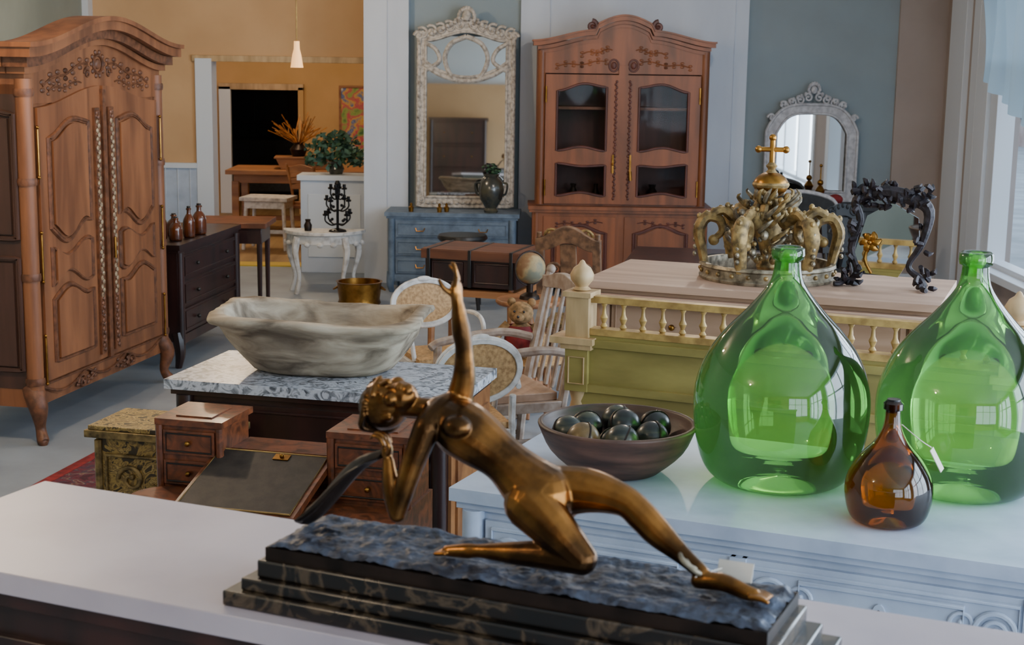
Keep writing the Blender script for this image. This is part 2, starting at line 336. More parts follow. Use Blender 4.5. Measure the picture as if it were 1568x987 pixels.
for sx in (-1,1):
    o.tube([(sx*.775,-.265,.28),(sx*.775,-.265,1.93)],.045,W1,n=14)
    for z in (.34,.9,1.4,1.86): o.lathe([(.05,-.02),(.053,0),(.05,.02)],W1d,sx*.775,-.265,z,14)
    for z in (.45,1.0,1.55): o.tube([(sx*.735,-.312,z-.12),(sx*.735,-.312,z+.12)],.007,BRASS,n=8); o.ball(sx*.735,-.312,z+.13,.01,BRASS,8,6); o.ball(sx*.735,-.312,z-.13,.01,BRASS,8,6)
    fr=(lambda u: smo(u)) if sx<0 else (lambda u: smo(1-u))
    x0,x1=(-.71,-.02) if sx<0 else (.02,.71)
    o.prism(curvy(x0,x1,.33,1.78,.1,0,16,fr),-.302,-.26,W1)
    a,b=(-.62,-.17) if sx<0 else (.17,.62)
    ft=(lambda u: smo(u*1.1)*.8+.5*sin(pi*u)**2) if sx<0 else (lambda u: smo((1-u)*1.1)*.8+.5*sin(pi*u)**2)
    fb=(lambda u: sin(2*pi*u)*.5+bell(u)) if sx<0 else (lambda u: -sin(2*pi*u)*.5+bell(u))
    panel(o,a,b,1.14,1.62,-.305,W1,.09,-.07,ft,fb,md=W1d)
    panel(o,a,b,.83,1.04,-.305,W1,-.05,.06,fb,fb,md=W1d)
    panel(o,a,b,.42,.76,-.305,W1,.05,0,fb,bell,md=W1d)
    xs=sx*.085
    o.bx(xs-.03,xs+.03,-.318,-.30,.36,1.76,W1d)
    for k in range(56):
        z=.385+k*.0245; o.ball(xs+.009*(-1)**k,-.321,z,(.014,.007,.015),W1g if .7<z<1.7 else W1d,8,5)
        o.ball(xs-.014*(-1)**k,-.319,z+.006,(.007,.006,.01),W1d,6,4)
    o.leafspray(sx*.12,-.288,2.0,.5,W1d,sx,8,-.22,.014); o.leafspray(sx*.2,-.288,1.90,.36,W1d,sx,6,-.1,.010)
    o.scroll(sx*.13,-.288,1.95,.035,W1d,sx,1.2,r=.007)
    o.scroll(sx*.3,-.285,.24,.05,W1d,sx,1.2,r=.01); o.leafspray(sx*.1,-.285,.25,.25,W1d,sx,5,0,.011)
    o.tube([(sx*.76,-.24,.3),(sx*.80,-.29,.2),(sx*.77,-.28,.09),(sx*.80,-.31,.02),(sx*.81,-.33,.01)],[.06,.05,.028,.032,.012],W1d,n=10,sm=5)
    o.tube([(sx*.76,.24,.3),(sx*.76,.25,.0)],[.05,.03],W1d,n=8)
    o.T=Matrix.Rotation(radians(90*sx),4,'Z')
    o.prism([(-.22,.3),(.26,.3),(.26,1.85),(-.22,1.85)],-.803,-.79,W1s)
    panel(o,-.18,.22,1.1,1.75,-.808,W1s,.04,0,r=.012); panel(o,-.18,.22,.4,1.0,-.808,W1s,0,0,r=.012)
    o.T=Matrix()
o.out(circ(0,2.0,.055,.05,20),-.290,.009,W1d); o.ball(0,-.287,2.0,(.035,.012,.03),W1d)
for k in range(10):
    a=k*pi/5; o.ball(.075*cos(a),-.288,2.0+.068*sin(a),(.014,.008,.014),W1d,8,5)
o.bx(-.02,.02,-.32,-.27,.33,1.86,W1d)
sc=lambda u:1-abs(sin(pi*u*3))*.9
o.prism(curvy(-.76,.76,.22,.34,0,.09,48,bell,sc),-.28,-.25,W1)
o.out(curvy(-.74,.74,.235,.31,0,.07,48,bell,sc),-.284,.008,W1d)
o.tube([(.05,-.335,1.02),(.05,-.335,.9)],.008,BRASS)
o.done((-2.63,8.61,0),78.3)

# ---------------- hutch
o=B('walnut_hutch')
def hf(u):
    x=abs(2*u-1)*.78
    return (.62+.38*cos(x/.25*pi/2)) if x<.25 else .42*smo((.78-x)/.53)
o.bx(-.76,.76,-.25,.25,.1,.76,W2); o.bx(-.8,.8,-.29,.25,.76,.79,W2); o.bx(-.79,.79,-.275,.25,.735,.76,W2)
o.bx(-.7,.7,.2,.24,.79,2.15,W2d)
for sx in (-1,1):
    o.bx(sx*.72-.02,sx*.72+.02,-.2,.24,.79,2.15,W2)
    o.tube([(sx*.7,-.2,.8),(sx*.7,-.2,2.12)],.038,W2,n=12)
    o.tube([(sx*.73,-.22,.1),(sx*.73,-.22,.75)],.038,W2,n=12)
    o.tube([(sx*.72,-.2,.16),(sx*.76,-.25,.08),(sx*.76,-.27,0.01)],[.05,.04,.02],W2,sm=4); o.tube([(sx*.72,.2,.15),(sx*.72,.2,0)],.03,W2)
for z in (1.22,1.63): o.bx(-.7,.7,-.1,.2,z-.012,z+.012,W2)
o.bx(-.7,.7,-.2,.24,.79,.82,W2); o.bx(-.7,.7,-.2,.24,2.0,2.03,W2)
FR=curvy(-.72,.72,1.93,2.12,.24,0,48,hf); o.prism(FR,-.225,-.19,W2)
for z0,z1,pr in ((2.10,2.13,.015),(2.13,2.16,.04),(2.16,2.195,.075),(2.195,2.21,.085)):
    o.prism(curvy(-.70-pr,.70+pr,z0,z1,.22,.22,56,hf,hf),-.22-pr,-.12,W2); o.bx(-.7-pr,.7+pr,-.13,.24,z0,z1,W2)
for sx in (-1,1):
    o.scroll(sx*.28,-.27,2.33,.045,W2d,sx,1.4,a0=1.5,r=.02)
    fr=(lambda u: smo(u)) if sx<0 else (lambda u: smo(1-u))
    x0,x1=(-.665,-.04) if sx<0 else (.04,.665)
    ft=(lambda u: .55*bell(u)+.45*smo(u)) if sx<0 else (lambda u: .55*bell(u)+.45*smo(1-u))
    n=24
    def fr2(ax0,ax1,az0,az1,bx0,bx1,bz0,bz1,at,ab,ao=0):
        o.ring(curvy(ax0,ax1,az0,az1,ao,0,n,fr),curvy(bx0,bx1,bz0,bz1,at,ab,n,ft,bell),-.24,-.205,W2)
        o.out(curvy(bx0,bx1,bz0,bz1,at,ab,n,ft,bell),-.242,.011,W2d)
    i0,i1=(x0+.10,x1-.10)
    fr2(x0,x1,1.20,1.92,i0,i1,1.27,1.78,.08,.035)
    fr2(x0,x1,.81,1.20,i0,i1,.88,1.16,-.03,.03)
    o.bx(i0,i1,-.222,-.218,.88,1.9,PANE)
    o.prism(curvy(x0,x1,.13,.70,0,0),-.265,-.24,W2)
    panel(o,x0+.08,x1-.08,.2,.56,-.268,W2,.07,0,r=.012,md=W2d)
    for k in range(42): o.ball(sx*(.06+.004*(-1)**k),-.247,.86+k*.0245,(.011,.007,.013),W2d,8,5)
    o.out(circ(sx*.085,2.0,.04,.05,16),-.232,.008,W2d); o.ball(sx*.085,-.232,2.0,(.025,.012,.032),W2d)
    o.leafspray(sx*.15,-.228,2.03,.42,W2,sx,8,-.1,.011); o.leafspray(sx*.1,-.228,2.13,.26,W2,sx,5,-.15,.011)
    o.leafspray(sx*.15,-.268,.65,.4,W2d,sx,6,-.05,.009)
    o.bx(sx*.075-.008,sx*.075+.008,-.262,-.245,1.08,1.24,BRASS)
    for z in (.95,1.75): o.tube([(sx*.66,-.25,z-.07),(sx*.66,-.25,z+.07)],.008,BRASS)
o.bx(-.04,.04,-.24,-.2,.81,2.0,W2); o.ball(-.075,-.27,1.16,.012,BRASS)
o.tube([(.075,-.27,1.1),(.08,-.275,1.02)],.014,BRASS)
o.prism(curvy(-.7,.7,.08,.14,0,.04,30,bell,lambda u:1-abs(sin(pi*u*2))),-.27,-.24,W2)
for x,z,r in ((-.4,.822,.04),(-.2,.822,.03),(.3,.822,.05),(.15,.822,.035)): o.lathe([(0,0),(r,.0),(r*1.2,.05),(r*.5,.11),(r*.7,.14),(0,.14)],BRZD,x,.05,z,14)
o.done((.925,13.28,0),0)

chest('blue_grey_dresser',1.12,.46,.71,3,BLUE,BLUE,BRASS,(-.53,13.3,0),-2,leg=.12,knob='pull')
o=B('ornate_tall_mirror'); n=24
outer=curvy(-.42,.42,0,1.52,.10,0,n)
o.ring(outer,curvy(-.35,.35,.08,1.47,.08,0,n),-.03,.03,ORN)
o.out(outer,-.02,.02,ORN); o.out(curvy(-.36,.36,.08,1.46,.08,0,n),-.03,.012,ORN)
o.bx(-.36,.36,-.006,.02,.06,1.5,MIR)
P=[(-.37,-.03,1.25),(-.25,-.03,1.17),(-.1,-.03,1.12),(0,-.03,1.11),(.1,-.03,1.12),(.25,-.03,1.17),(.37,-.03,1.25)]
o.tube(P,.022,ORN,sm=5); o.tube([(x,y,z+.035) for x,y,z in P],.014,ORN,sm=5)
for sx in (-1,1):
    o.tube([(0,-.03,1.5),(sx*.13,-.03,1.44),(sx*.19,-.03,1.32),(sx*.16,-.03,1.2),(sx*.11,-.03,1.13)],.022,ORN,sm=5)
    o.tube([(sx*.36,-.03,1.44),(sx*.27,-.03,1.38),(sx*.24,-.03,1.28),(sx*.36,-.03,1.2)],.02,ORN,sm=5)
    for k in range(16): o.ball(sx*(.415+.004*(-1)**k),-.033,.06+k*.093,(.016,.014,.036),ORN,8,6)
    for k in range(5): o.scroll(sx*(.07+.08*k),-.03,1.60-.02*k,.055,ORN,sx,1.2,a0=.8,r=.014)
    o.scroll(sx*.42,-.03,1.5,.04,ORN,sx,1.3,r=.018); o.scroll(sx*.39,-.03,.05,.035,ORN,sx,1.2,r=.014)
    for k in range(9): o.ball(sx*(.03+.035*k),-.042,1.655-.017*k,(.02,.016,.02),ORN,8,6)
for k in range(11):
    a=pi*k/10; o.ball(.07*cos(a),-.045,1.66+.085*sin(a),(.018,.016,.022),ORN,8,6)
o.ball(0,-.05,1.68,(.04,.028,.05),ORN)
for k in range(14): o.ball(-.33+.051*k,-.035,.03,(.024,.014,.016),ORN,8,6)
o.done((-.44,13.47,.732),0,rx=-3,bev=0)
o=B('dark_urn_vase'); o.lathe([(0,0),(.06,0),(.065,.02),(.05,.04),(.1,.12),(.115,.2),(.1,.27),(.06,.31),(.075,.34),(.06,.34),(.04,.3)],URN)
for sx in (-1,1): o.tube([(sx*.09,0,.26),(sx*.14,0,.25),(sx*.13,0,.17),(sx*.1,0,.15)],.01,URN,sm=4)
for k in range(40):
    a=random.random()*2*pi; r=random.random()*.08; z=.34+random.random()*.07; o.ball(r*cos(a),r*sin(a),z,(.02,.02,.012),LEAF if k%4 else RUST,6,4)
o.done((-.20,13.16,.711),0,bev=0)
o=B('brass_trinkets')
for x,y in ((-.35,0),(-.1,-.02),(-.04,.02)): o.lathe([(0,0),(.02,0),(.025,.04),(.012,.05),(.014,.07),(0,.08)],BRASS,x,y,0,12)
o.done((-.55,13.14,.711),0,bev=0)
o=B('round_dark_stool'); o.lathe([(0,.56),(.19,.56),(.21,.58),(.2,.61),(0,.62)],BLK,seg=28)
for k in range(4):
    a=pi/4+k*pi/2; o.tube([(.14*cos(a),.14*sin(a),.56),(.17*cos(a),.17*sin(a),.3),(.2*cos(a),.2*sin(a),0)],[.018,.026,.016],BLK,sm=4)
o.lathe([(.13,.28),(.15,.29),(.15,.31),(.13,.32)],BLK); o.done((-.42,12.35,0),0)

# ---------------- right wall mirror + furniture
o=B('arched_white_mirror'); n=30
def am(u): return 1-abs(2*u-1)**4
O=curvy(-.41,.41,0,.62,.24,0,n,am); I=curvy(-.32,.32,.08,.60,.18,0,n,am)
o.ring(O,I,-.03,.02,ORN2); o.out(O,-.03,.014,ORN2); o.out(I,-.035,.011,ORN2); o.prism(I,.0,.015,MIR)
for sx in (-1,1):
    for k in range(4): o.scroll(sx*(.05+.07*k),-.03,.92-.025*k,.042,ORN2,sx,1.2,a0=.6,r=.011)
    for k in range(8): o.ball(sx*(.04+.035*k),-.035,.965-.016*k,(.015,.012,.022),ORN2,8,6)
    o.scroll(sx*.37,-.03,.74,.035,ORN2,sx,1.2,r=.012)
for k in range(9):
    a=pi*k/8; o.ball(.05*cos(a),-.04,.99+.055*sin(a),(.014,.012,.02),ORN2,8,6)
o.ball(0,-.04,.99,(.03,.018,.035),ORN2); o.done((2.67,13.62,.818),0,bev=0)
o=B('console_table'); o.bx(-.6,.6,-.17,.17,.76,.8,BLK); o.bx(-.55,.55,-.14,.14,.66,.76,BLK)
for sx in (-1,1):
    for sy in (-1,1): o.tube([(sx*.52,sy*.11,.7),(sx*.56,sy*.12,.5),(sx*.5,sy*.11,.2),(sx*.54,sy*.12,0)],[.03,.035,.018,.025],BLK,sm=4)
o.scroll(-.3,-.15,.62,.05,BLK,1,1.2); o.scroll(.3,-.15,.62,.05,BLK,-1,1.2); o.done((2.7,13.40,0),0)
o=B('gilt_mantel_figurine'); o.lathe([(0,0),(.05,0),(.05,.02),(.02,.05),(.03,.09),(.045,.13),(.02,.17),(0,.18)],BRASS,seg=16)
o.ball(0,0,.2,.028,BRASS); o.tube([(0,0,.22),(0,0,.34)],.006,BRASS); o.ball(0,0,.35,.015,BRASS); o.ball(.14,0,.05,(.07,.05,.05),RED); o.done((2.72,13.36,.80),0,bev=0)
def settee(name,W,loc,rz,mw,mu):
    o=B(name); h=W/2
    o.bx(-h+.05,h-.05,-.25,.22,.3,.36,mw)
    o.prism(curvy(-h+.06,h-.06,.36,.44,.03,0,20,lambda u:sin(pi*u)**.4),-.26,.2,mu)
    o.prism(curvy(-h+.05,h-.05,.42,.86,.08,0,24,lambda u:sin(pi*u)**.6),.18,.24,mu)
    o.out(curvy(-h+.04,h-.04,.40,.87,.09,0,24,lambda u:sin(pi*u)**.6),.2,.018,mw,8)
    for sx in (-1,1):
        o.tube([(sx*(h-.06),.2,.66),(sx*h,.05,.68),(sx*(h+.01),-.18,.64),(sx*h,-.24,.58),(sx*(h-.03),-.2,.36)],.022,BLK,sm=4)
        o.tube([(sx*(h-.06),-.22,.34),(sx*(h-.02),-.26,.2),(sx*(h-.05),-.24,0)],[.035,.028,.015],BLK,sm=4); o.tube([(sx*(h-.06),.2,.34),(sx*(h-.06),.24,0)],[.03,.018],BLK)
    return o.done(loc,rz)
settee('curved_settee',.72,(2.42,12.7,0),-6,ORN2,UPH)
def chair(name,loc,rz,mw,ms,H=.92,style='oval',seatz=.45):
    o=B(name); tz=H
    o.prismz([(-.22,-.23),(.22,-.23),(.19,.19),(-.19,.19)],seatz-.05,seatz-.01,mw)
    o.prismz([(-.2,-.21),(.2,-.21),(.17,.17),(-.17,.17)],seatz-.01,seatz+.02,ms)
    for sx in (-1,1):
        o.tube([(sx*.2,-.2,seatz-.02),(sx*.205,-.21,.25),(sx*.2,-.2,0)],[.024,.02,.013],mw,sm=3)
        o.tube([(sx*.2,.27,0),(sx*.18,.19,seatz*.5),(sx*.175,.18,seatz),(sx*.17,.2,seatz+.15)]+([(sx*.18,.27,tz)] if style!='oval' else []),.016,mw,sm=4)
        o.tube([(sx*.2,-.2,.18),(sx*.19,.2,.18)],.01,mw)
        if style=='oval': o.tube([(sx*.19,.22,.64),(sx*.23,.05,.66),(sx*.22,-.1,.62),(sx*.2,-.14,.45)],.013,mw,sm=4)
    o.tube([(-.2,0,.18),(.2,0,.18)],.01,mw)
    o.T=Matrix.Translation((0,.2,seatz+.12))@Matrix.Rotation(radians(-10),4,'X')
    h=tz-seatz-.12
    if style=='oval':
        o.ring(circ(0,h/2,.2,h/2,32),circ(0,h/2,.175,h/2-.025,32),-.012,.012,mw); o.out(circ(0,h/2,.2,h/2,32),-.006,.010,mw)
        o.prism(circ(0,h/2,.18,h/2-.02,32),-.003,.003,ms)
        o.ball(0,-.01,h,(.045,.012,.016),mw)
    elif style=='ladder':
        for k in range(4): z=.04+k*h/4.2; o.prism(curvy(-.18,.18,z,z+.05,.03,.01,12),-.008,.008,mw)
        for sx in (-1,1): o.ball(sx*.185,.02,h+.02,(.018,.018,.03),mw)
    else:
        o.ring(curvy(-.2,.2,.02,h-.03,.08,0,20),curvy(-.15,.15,.07,h-.1,.05,.0,20),-.02,.02,mw)
        o.prism(curvy(-.05,.05,.02,h-.06,0,0,10),-.01,.01,mw)
        for sx in (-1,1): o.scroll(sx*.1,-.02,h-.02,.05,ms,sx,1.3,r=.010); o.scroll(sx*.09,-.02,h*.5,.05,mw,sx,1.3,r=.012)
        for k in range(7): o.ball(-.12+.04*k,-.02,h+.03-.012*abs(k-3),(.014,.012,.02),ms,8,6)
    o.T=Matrix(); return o.done(loc,rz)
chair('black_side_chair',(2.66,11.5,0),20,BLK,UPH,.93,'carved')
GW=M('giltwood_aged','7d5a3e','4c3524',rough=.5,scale=25,bump=.3)
chair('oval_back_chair',(-.22,6.65,0),200,WHT2,CANE,.88,'oval')
chair('oval_back_chair.001',(-.40,8.15,0),25,WHT2,CANE,.84,'oval')
chair('carved_giltwood_chair',(.40,9.2,0),165,GW,GILT,1.04,'carved')
o=B('limed_armchair'); mw=M('limed_frame','aa9b8e','86705f',rough=.55,scale=18)
o.bx(-.25,.25,-.26,.24,.38,.43,mw); o.bx(-.22,.22,-.23,.22,.43,.47,PALE)
for sx in (-1,1):
    o.tube([(sx*.24,-.24,.0),(sx*.24,-.24,.64)],[.018,.022],mw); o.tube([(sx*.23,.2,0),(sx*.23,.24,.4),(sx*.22,.36,1.0)],[.018,.024,.018],mw,sm=5); o.ball(sx*.22,.365,1.01,.025,mw)
    o.tube([(sx*.23,.27,.66),(sx*.26,.1,.69),(sx*.25,-.2,.66),(sx*.24,-.28,.63)],.022,mw,sm=4)
for k in range(5): o.tube([(-.16+k*.08,.25,.46),(-.16+k*.08,.345,.94)],.011,mw)
o.prism(curvy(-.24,.24,.92,.98,.04,.02,16),.325,.36,mw)
for z in (.16,.24): o.tube([(-.24,-.22,z),(.24,-.22,z)],.012,mw); o.tube([(.24,-.22,z),(.24,.22,z)],.012,mw); o.tube([(-.24,-.22,z),(-.24,.22,z)],.012,mw)
o.done((-.06,7.28,.0),-68)
o=B('dark_wooden_trunk')
TRK=M('trunk_lid_wood','74462c','4c2a1a',rough=.5,scale=9,st=(.15,1,1),bump=.1)
o.bx(-.3,.3,-.2,.2,.66,.86,MAH); o.bx(-.32,.32,-.22,.22,.86,.89,TRK); o.bx(-.32,.32,-.225,-.215,.83,.885,TRK)
for x in (-.27,0,.27): o.bx(x-.010,x+.010,-.228,.225,.66,.893,BLK)
for x,w in ((-.15,.1),(.14,.11)): o.out([(x-w,.81),(x+w,.81),(x+w,.69),(x-w,.69)],-.203,.008,MAH)
o.bx(-.3,.3,-.22,.22,.6,.64,OAK)
for sx in (-1,1):
    for sy in (-1,1): o.tube([(sx*.26,sy*.18,.62),(sx*.27,sy*.19,0)],[.025,.018],OAK); o.ball(sx*.26,sy*.18,.65,.018,OAK)
o.done((-.2,9.4,0),-18)
o=B('pedestal_side_table'); o.lathe([(0,.66),(.19,.66),(.20,.675),(.19,.69),(0,.69)],OAK,seg=28); o.lathe([(.03,.66),(.02,.6),(.05,.45),(.03,.35),(.04,.2),(.05,.15)],OAK)
for k in range(3):
    a=k*2*pi/3+.5; o.tube([(.03*cos(a),.03*sin(a),.2),(.14*cos(a),.14*sin(a),.13),(.2*cos(a),.2*sin(a),.015)],[.03,.02,.015],OAK,sm=4)
o.done((.1,8.62,0),0)
o=B('antique_globe'); o.lathe([(0,0),(.06,0),(.055,.02),(.02,.04),(.02,.09)],BRZD); o.ball(0,0,.18,.09,GLOBE,24,14); o.out(circ(0,.18,.1,.1,30),0,.005,BRZD); o.done((.1,8.62,.69),30,bev=0)
o=B('teddy_bear')
o.ball(0,0,.10,(.085,.07,.1),TAN); o.ball(0,-.02,.25,(.07,.06,.062),TAN); o.ball(0,-.08,.235,(.03,.025,.024),TAN); o.ball(0,-.105,.242,.008,BLK,8,6)
o.lathe([(.087,.06),(.093,.1),(.088,.15),(.07,.18),(.068,.18),(.08,.15)],RED,seg=20,sy=.85)
for sx in (-1,1):
    o.ball(sx*.055,0,.305,(.024,.014,.024),TAN); o.ball(sx*.026,-.074,.265,.007,BLK,8,6)
    o.tube([(sx*.07,-.01,.18),(sx*.12,-.05,.13),(sx*.12,-.1,.10)],[.03,.026,.026],TAN,sm=4); o.ball(sx*.12,-.1,.10,.028,TAN)
    o.tube([(sx*.05,-.03,.035),(sx*.09,-.11,.033),(sx*.1,-.16,.033)],[.033,.033,.03],TAN,sm=4); o.ball(sx*.1,-.165,.04,(.032,.02,.04),TAN)
o.done((.05,7.98,.471),-10,bev=.01)
o=B('wicker_stool'); o.lathe([(0,.44),(.18,.44),(.2,.455),(.18,.47),(0,.47)],CANE,seg=24)
for k in range(4):
    a=k*pi/2+.7; o.tube([(.13*cos(a),.13*sin(a),.45),(.16*cos(a),.16*sin(a),0)],.018,OAK)
o.lathe([(.14,.2),(.15,.21),(.14,.22)],OAK); o.done((.10,8.02,0),0)
o=B('dark_dining_table'); o.bx(-.65,.65,-.4,.4,.71,.75,MAH); o.bx(-.58,.58,-.33,.33,.62,.71,MAH)
for sx in (-1,1):
    for sy in (-1,1): o.tube([(sx*.54,sy*.29,.64),(sx*.54,sy*.29,.4),(sx*.56,sy*.31,0)],[.04,.045,.025],MAH,sm=3)
o.done((1.45,10.15,0),-10)
o=B('black_lacquer_tray'); o.prismz(circ(0,0,.22,.15,28),0,.012,BLK); o.tube([(x,y,.015) for x,y in circ(0,0,.22,.15,28)],.01,BLK,closed=True); o.done((1.5,10.0,.75),0)

# ---------------- left: white table, candelabra etc
o=B('white_demilune_table')
hm=[(.36*cos(pi+pi*i/24),.36*sin(pi+pi*i/24)+.2) for i in range(25)]
o.prismz(hm,.52,.55,WHT2); hm2=[(x*.92,y*.92+.01) for x,y in hm]; o.prismz(hm2,.44,.52,WHT2)
for k in range(9):
    a=pi+pi*(k+.5)/9; o.ball(.332*cos(a),.332*sin(a)+.2,.44,(.03,.02,.025),WHT2,8,6)
for x,y in ((-.27,.14),(.27,.14),(-.2,-.06),(.2,-.06)): o.tube([(x,y,.5),(x*1.12,y*1.1,.36),(x*.95,y,.15),(x*1.08,y*1.1,0)],[.035,.03,.018,.022],WHT2,sm=4)
o.done((-1.66,12.95,0),0)
o=B('iron_candelabra'); o.lathe([(0,0),(.08,0),(.07,.015),(.015,.03)],IRON,seg=16); o.tube([(0,0,.02),(0,0,.4)],.012,IRON)
for z,w in ((.12,.13),(.24,.11),(.34,.06)):
    for k in range(4):
        a=k*pi/2+.4+z*3; c,q=cos(a),sin(a)
        o.tube([(0,0,z-.05),(w*.5*c,w*.5*q,z-.06),(w*c,w*q,z-.02),(w*c,w*q,z+.03)],.007,IRON,sm=5); o.lathe([(0,0),(.022,0),(.026,.015),(.014,.02),(.014,.045),(0,.045)],IRON,w*c,w*q,z+.025,10)
        o.ball(w*.6*c,w*.6*q,z-.02,.014,IRON,8,6)
o.lathe([(0,0),(.022,0),(.026,.015),(.014,.04),(0,.04)],IRON,0,0,.4,10); o.done((-1.52,12.93,.55),0,bev=0)
o=B('glass_jar'); o.lathe([(0,0),(.03,0),(.035,.05),(.02,.08),(.025,.1)],BRZD); o.done((-1.78,12.95,.55),0,bev=0)
o=B('brass_bucket'); o.lathe([(0,0),(.165,0),(.18,.02),(.17,.05),(.18,.12),(.185,.19),(.195,.2),(.175,.2),(.165,.05),(0,.03)],BRASS,seg=32)
for sx in (-1,1): o.tube([(sx*.18,-.03,.15),(sx*.215,0,.13),(sx*.18,.03,.15)],.008,BRASS,sm=4)
o.done((-1.28,12.4,0),0,bev=0)
def plant(name,loc,rad,cnt,ms,pot):
    o=B(name); o.lathe([(0,0),(.06,0),(.08,.05),(.06,.1),(.07,.12),(.05,.12),(0,.1)],pot,seg=20)
    for k in range(14):
        a=random.random()*6.28; e=random.uniform(.3,1.3); o.tube([(0,0,.1),(rad*.5*cos(a)*cos(e),rad*.5*sin(a)*cos(e),.12+rad*.5*sin(e)),(rad*cos(a)*cos(e),rad*sin(a)*cos(e),.12+rad*sin(e))],.003,ms[0],n=4,sm=2)
    for k in range(cnt):
        a=random.random()*6.28; e=random.uniform(-.5,1.4); r=rad*random.uniform(.45,1.05)
        c=Vector((r*cos(a)*cos(e)*1.25,r*sin(a)*cos(e)*.8,.17+r*sin(e)*.95)); d=Vector((random.gauss(0,1),random.gauss(0,1),random.gauss(0,.6))).normalized(); w=d.orthogonal().normalized(); L=random.uniform(.05,.09); q=L*.35; up=d.cross(w)*L*.12
        o.add([c-d*L/2,c+w*q+up,c+d*L/2,c-w*q+up],[(0,1,2,3)],random.choice(ms))
    return o.done(loc,0,bev=0)
plant('potted_ivy',(-1.70,14.36,.93),.24,380,[LEAF,M('leaf_blue_green','5a7e6e','32544a',rough=.5)],URN)
chest('dark_mahogany_chest',1.2,.5,.83,3,MAH,MAH,BLK,(-2.36,10.36,0),82,leg=.18)
def bottle(name,loc,R,H,m,neck=.35,body=.5,cork=True):
    o=B(name); P=catm([(0,.004,0),(R*.8,0,0),(R,.03*H/.3,0),(R,H*body*.6,0),(R*.92,H*body,0),(R*.45,H*(body+.18),0),(R*neck,H*.8,0),(R*neck*.9,H*.93,0)],4)
    o.lathe([(p.x,p.y) for p in P]+[(R*neck*1.25,H*.935),(R*neck*1.25,H*.985),(R*neck,H)],m,seg=28)
    if cork: o.lathe([(0,H*.9),(R*neck*.85,H*.9),(R*neck*.9,H*1.06),(0,H*1.07)],BLK,seg=12)
    return o.done(loc,0,bev=0)
RA=M('amber_solid','74350f','441e08',rough=.12,scale=10,coat=.8)
for i,(x,y,R,h) in enumerate(((-2.25,9.95,.045,.15),(-2.2,10.13,.04,.20),(-2.33,10.25,.05,.14),(-2.17,10.32,.05,.20),(-2.36,10.02,.04,.19))):
    bottle('amber_apothecary_bottle',(x,y,.831),R,h,RA,body=.6)
o=B('drop_leaf_side_table'); o.bx(-.3,.3,-.25,.25,.78,.82,M('reddish_wood','7a4428','583018',rough=.5,scale=10)); o.bx(-.26,.26,-.2,.2,.66,.78,MAH)
for sx in (-1,1):
    for sy in (-1,1): o.tube([(sx*.24,sy*.18,.72),(sx*.24,sy*.18,0)],[.022,.014],MAH)
o.done((-2.14,11.35,0),0)
o=B('pendant_lamp'); o.tube([(0,0,.16),(0,0,1.22)],.005,GOLD,n=6); o.lathe([(.0,.17),(.018,.17),(.02,.12),(.03,.08),(.042,0),(.036,0),(.014,.1)],M('frosted_shade','ffbe78',rough=.4,emit=1.2),seg=20); o.lathe([(0,1.2),(.06,1.2),(.05,1.17),(0,1.16)],GOLD); o.done((-1.43,9.95,1.98),0,bev=0)

# ---------------- inner room things
o=B('rustic_dining_table'); o.bx(-.9,.9,-.4,.4,.7,.75,OAK); o.bx(-.82,.82,-.32,.32,.6,.7,OAK)
for sx in (-1,1):
    for sy in (-1,1): o.bx(sx*.8-.04,sx*.8+.04,sy*.3-.04,sy*.3+.04,0,.62,OAK)
o.bx(-.8,.8,-.03,.03,.15,.2,OAK); o.done((-2.35,17.3,0),0)
o=B('wooden_dough_trough'); o.prism([(-.32,.12),(.32,.12),(.26,0),(-.26,0)],-.14,.14,OAK); o.bx(-.34,.34,-.16,.16,.12,.14,OAK); o.done((-2.4,17.25,.751),5)
o=B('dried_branches_vase'); o.lathe([(0,0),(.07,0),(.1,.08),(.05,.14),(.06,.16),(.04,.16)],BRZD)
for k in range(34):
    a=random.random()*6.28; e=random.uniform(.25,1.3); r=random.uniform(.25,.42); j=random.uniform(-.4,.4)
    p2=(r*.5*cos(a)*cos(e),r*.5*sin(a)*cos(e),.14+r*.5*sin(e))
    o.tube([(0,0,.12),p2,(r*cos(a+j)*cos(e),r*sin(a+j)*cos(e),.14+r*sin(e))],.006,TWIG,n=4,sm=2)
    o.tube([p2,(p2[0]*1.3+.05*cos(a-1),p2[1]*1.3,p2[2]+.1)],.004,TWIG,n=4)
o.done((-2.47,17.25,.892),0,bev=0)
o=B('white_kitchen_stool'); o.bx(-.26,.26,-.2,.2,.52,.56,WHT2); o.bx(-.22,.22,-.16,.16,.44,.52,WHT2)
for sx in (-1,1):
    for sy in (-1,1): o.tube([(sx*.2,sy*.14,.5),(sx*.23,sy*.17,0)],.02,WHT2)
o.bx(-.2,.2,-.02,.02,.16,.2,WHT2); o.done((-2.6,15.9,0),-8)
chair('wooden_side_chair',(-2.15,16.3,0),150,OAK,OAK,.85,'ladder')
o=B('abstract_painting'); PT=M('painting_oils','c23a4a',rough=.6,scale=5,stops=[(.35,'2f6438'),(.44,'8aa048'),(.5,'b84056'),(.56,'c8a040'),(.62,'42609a'),(.7,'dcd2c0')])
o.bx(-.3,.3,-.02,.02,0,.85,PT); o.ring([(-.32,.87),(.32,.87),(.32,-.02),(-.32,-.02)],[(-.29,.84),(.29,.84),(.29,.01),(-.29,.01)],-.03,.03,OAK); o.done((-1.93,19.36,.78),0)
o=B('black_sofa'); o.bx(-.7,.7,-.35,.35,.12,.42,UPH); o.bx(-.7,.7,.2,.38,.4,.85,UPH)
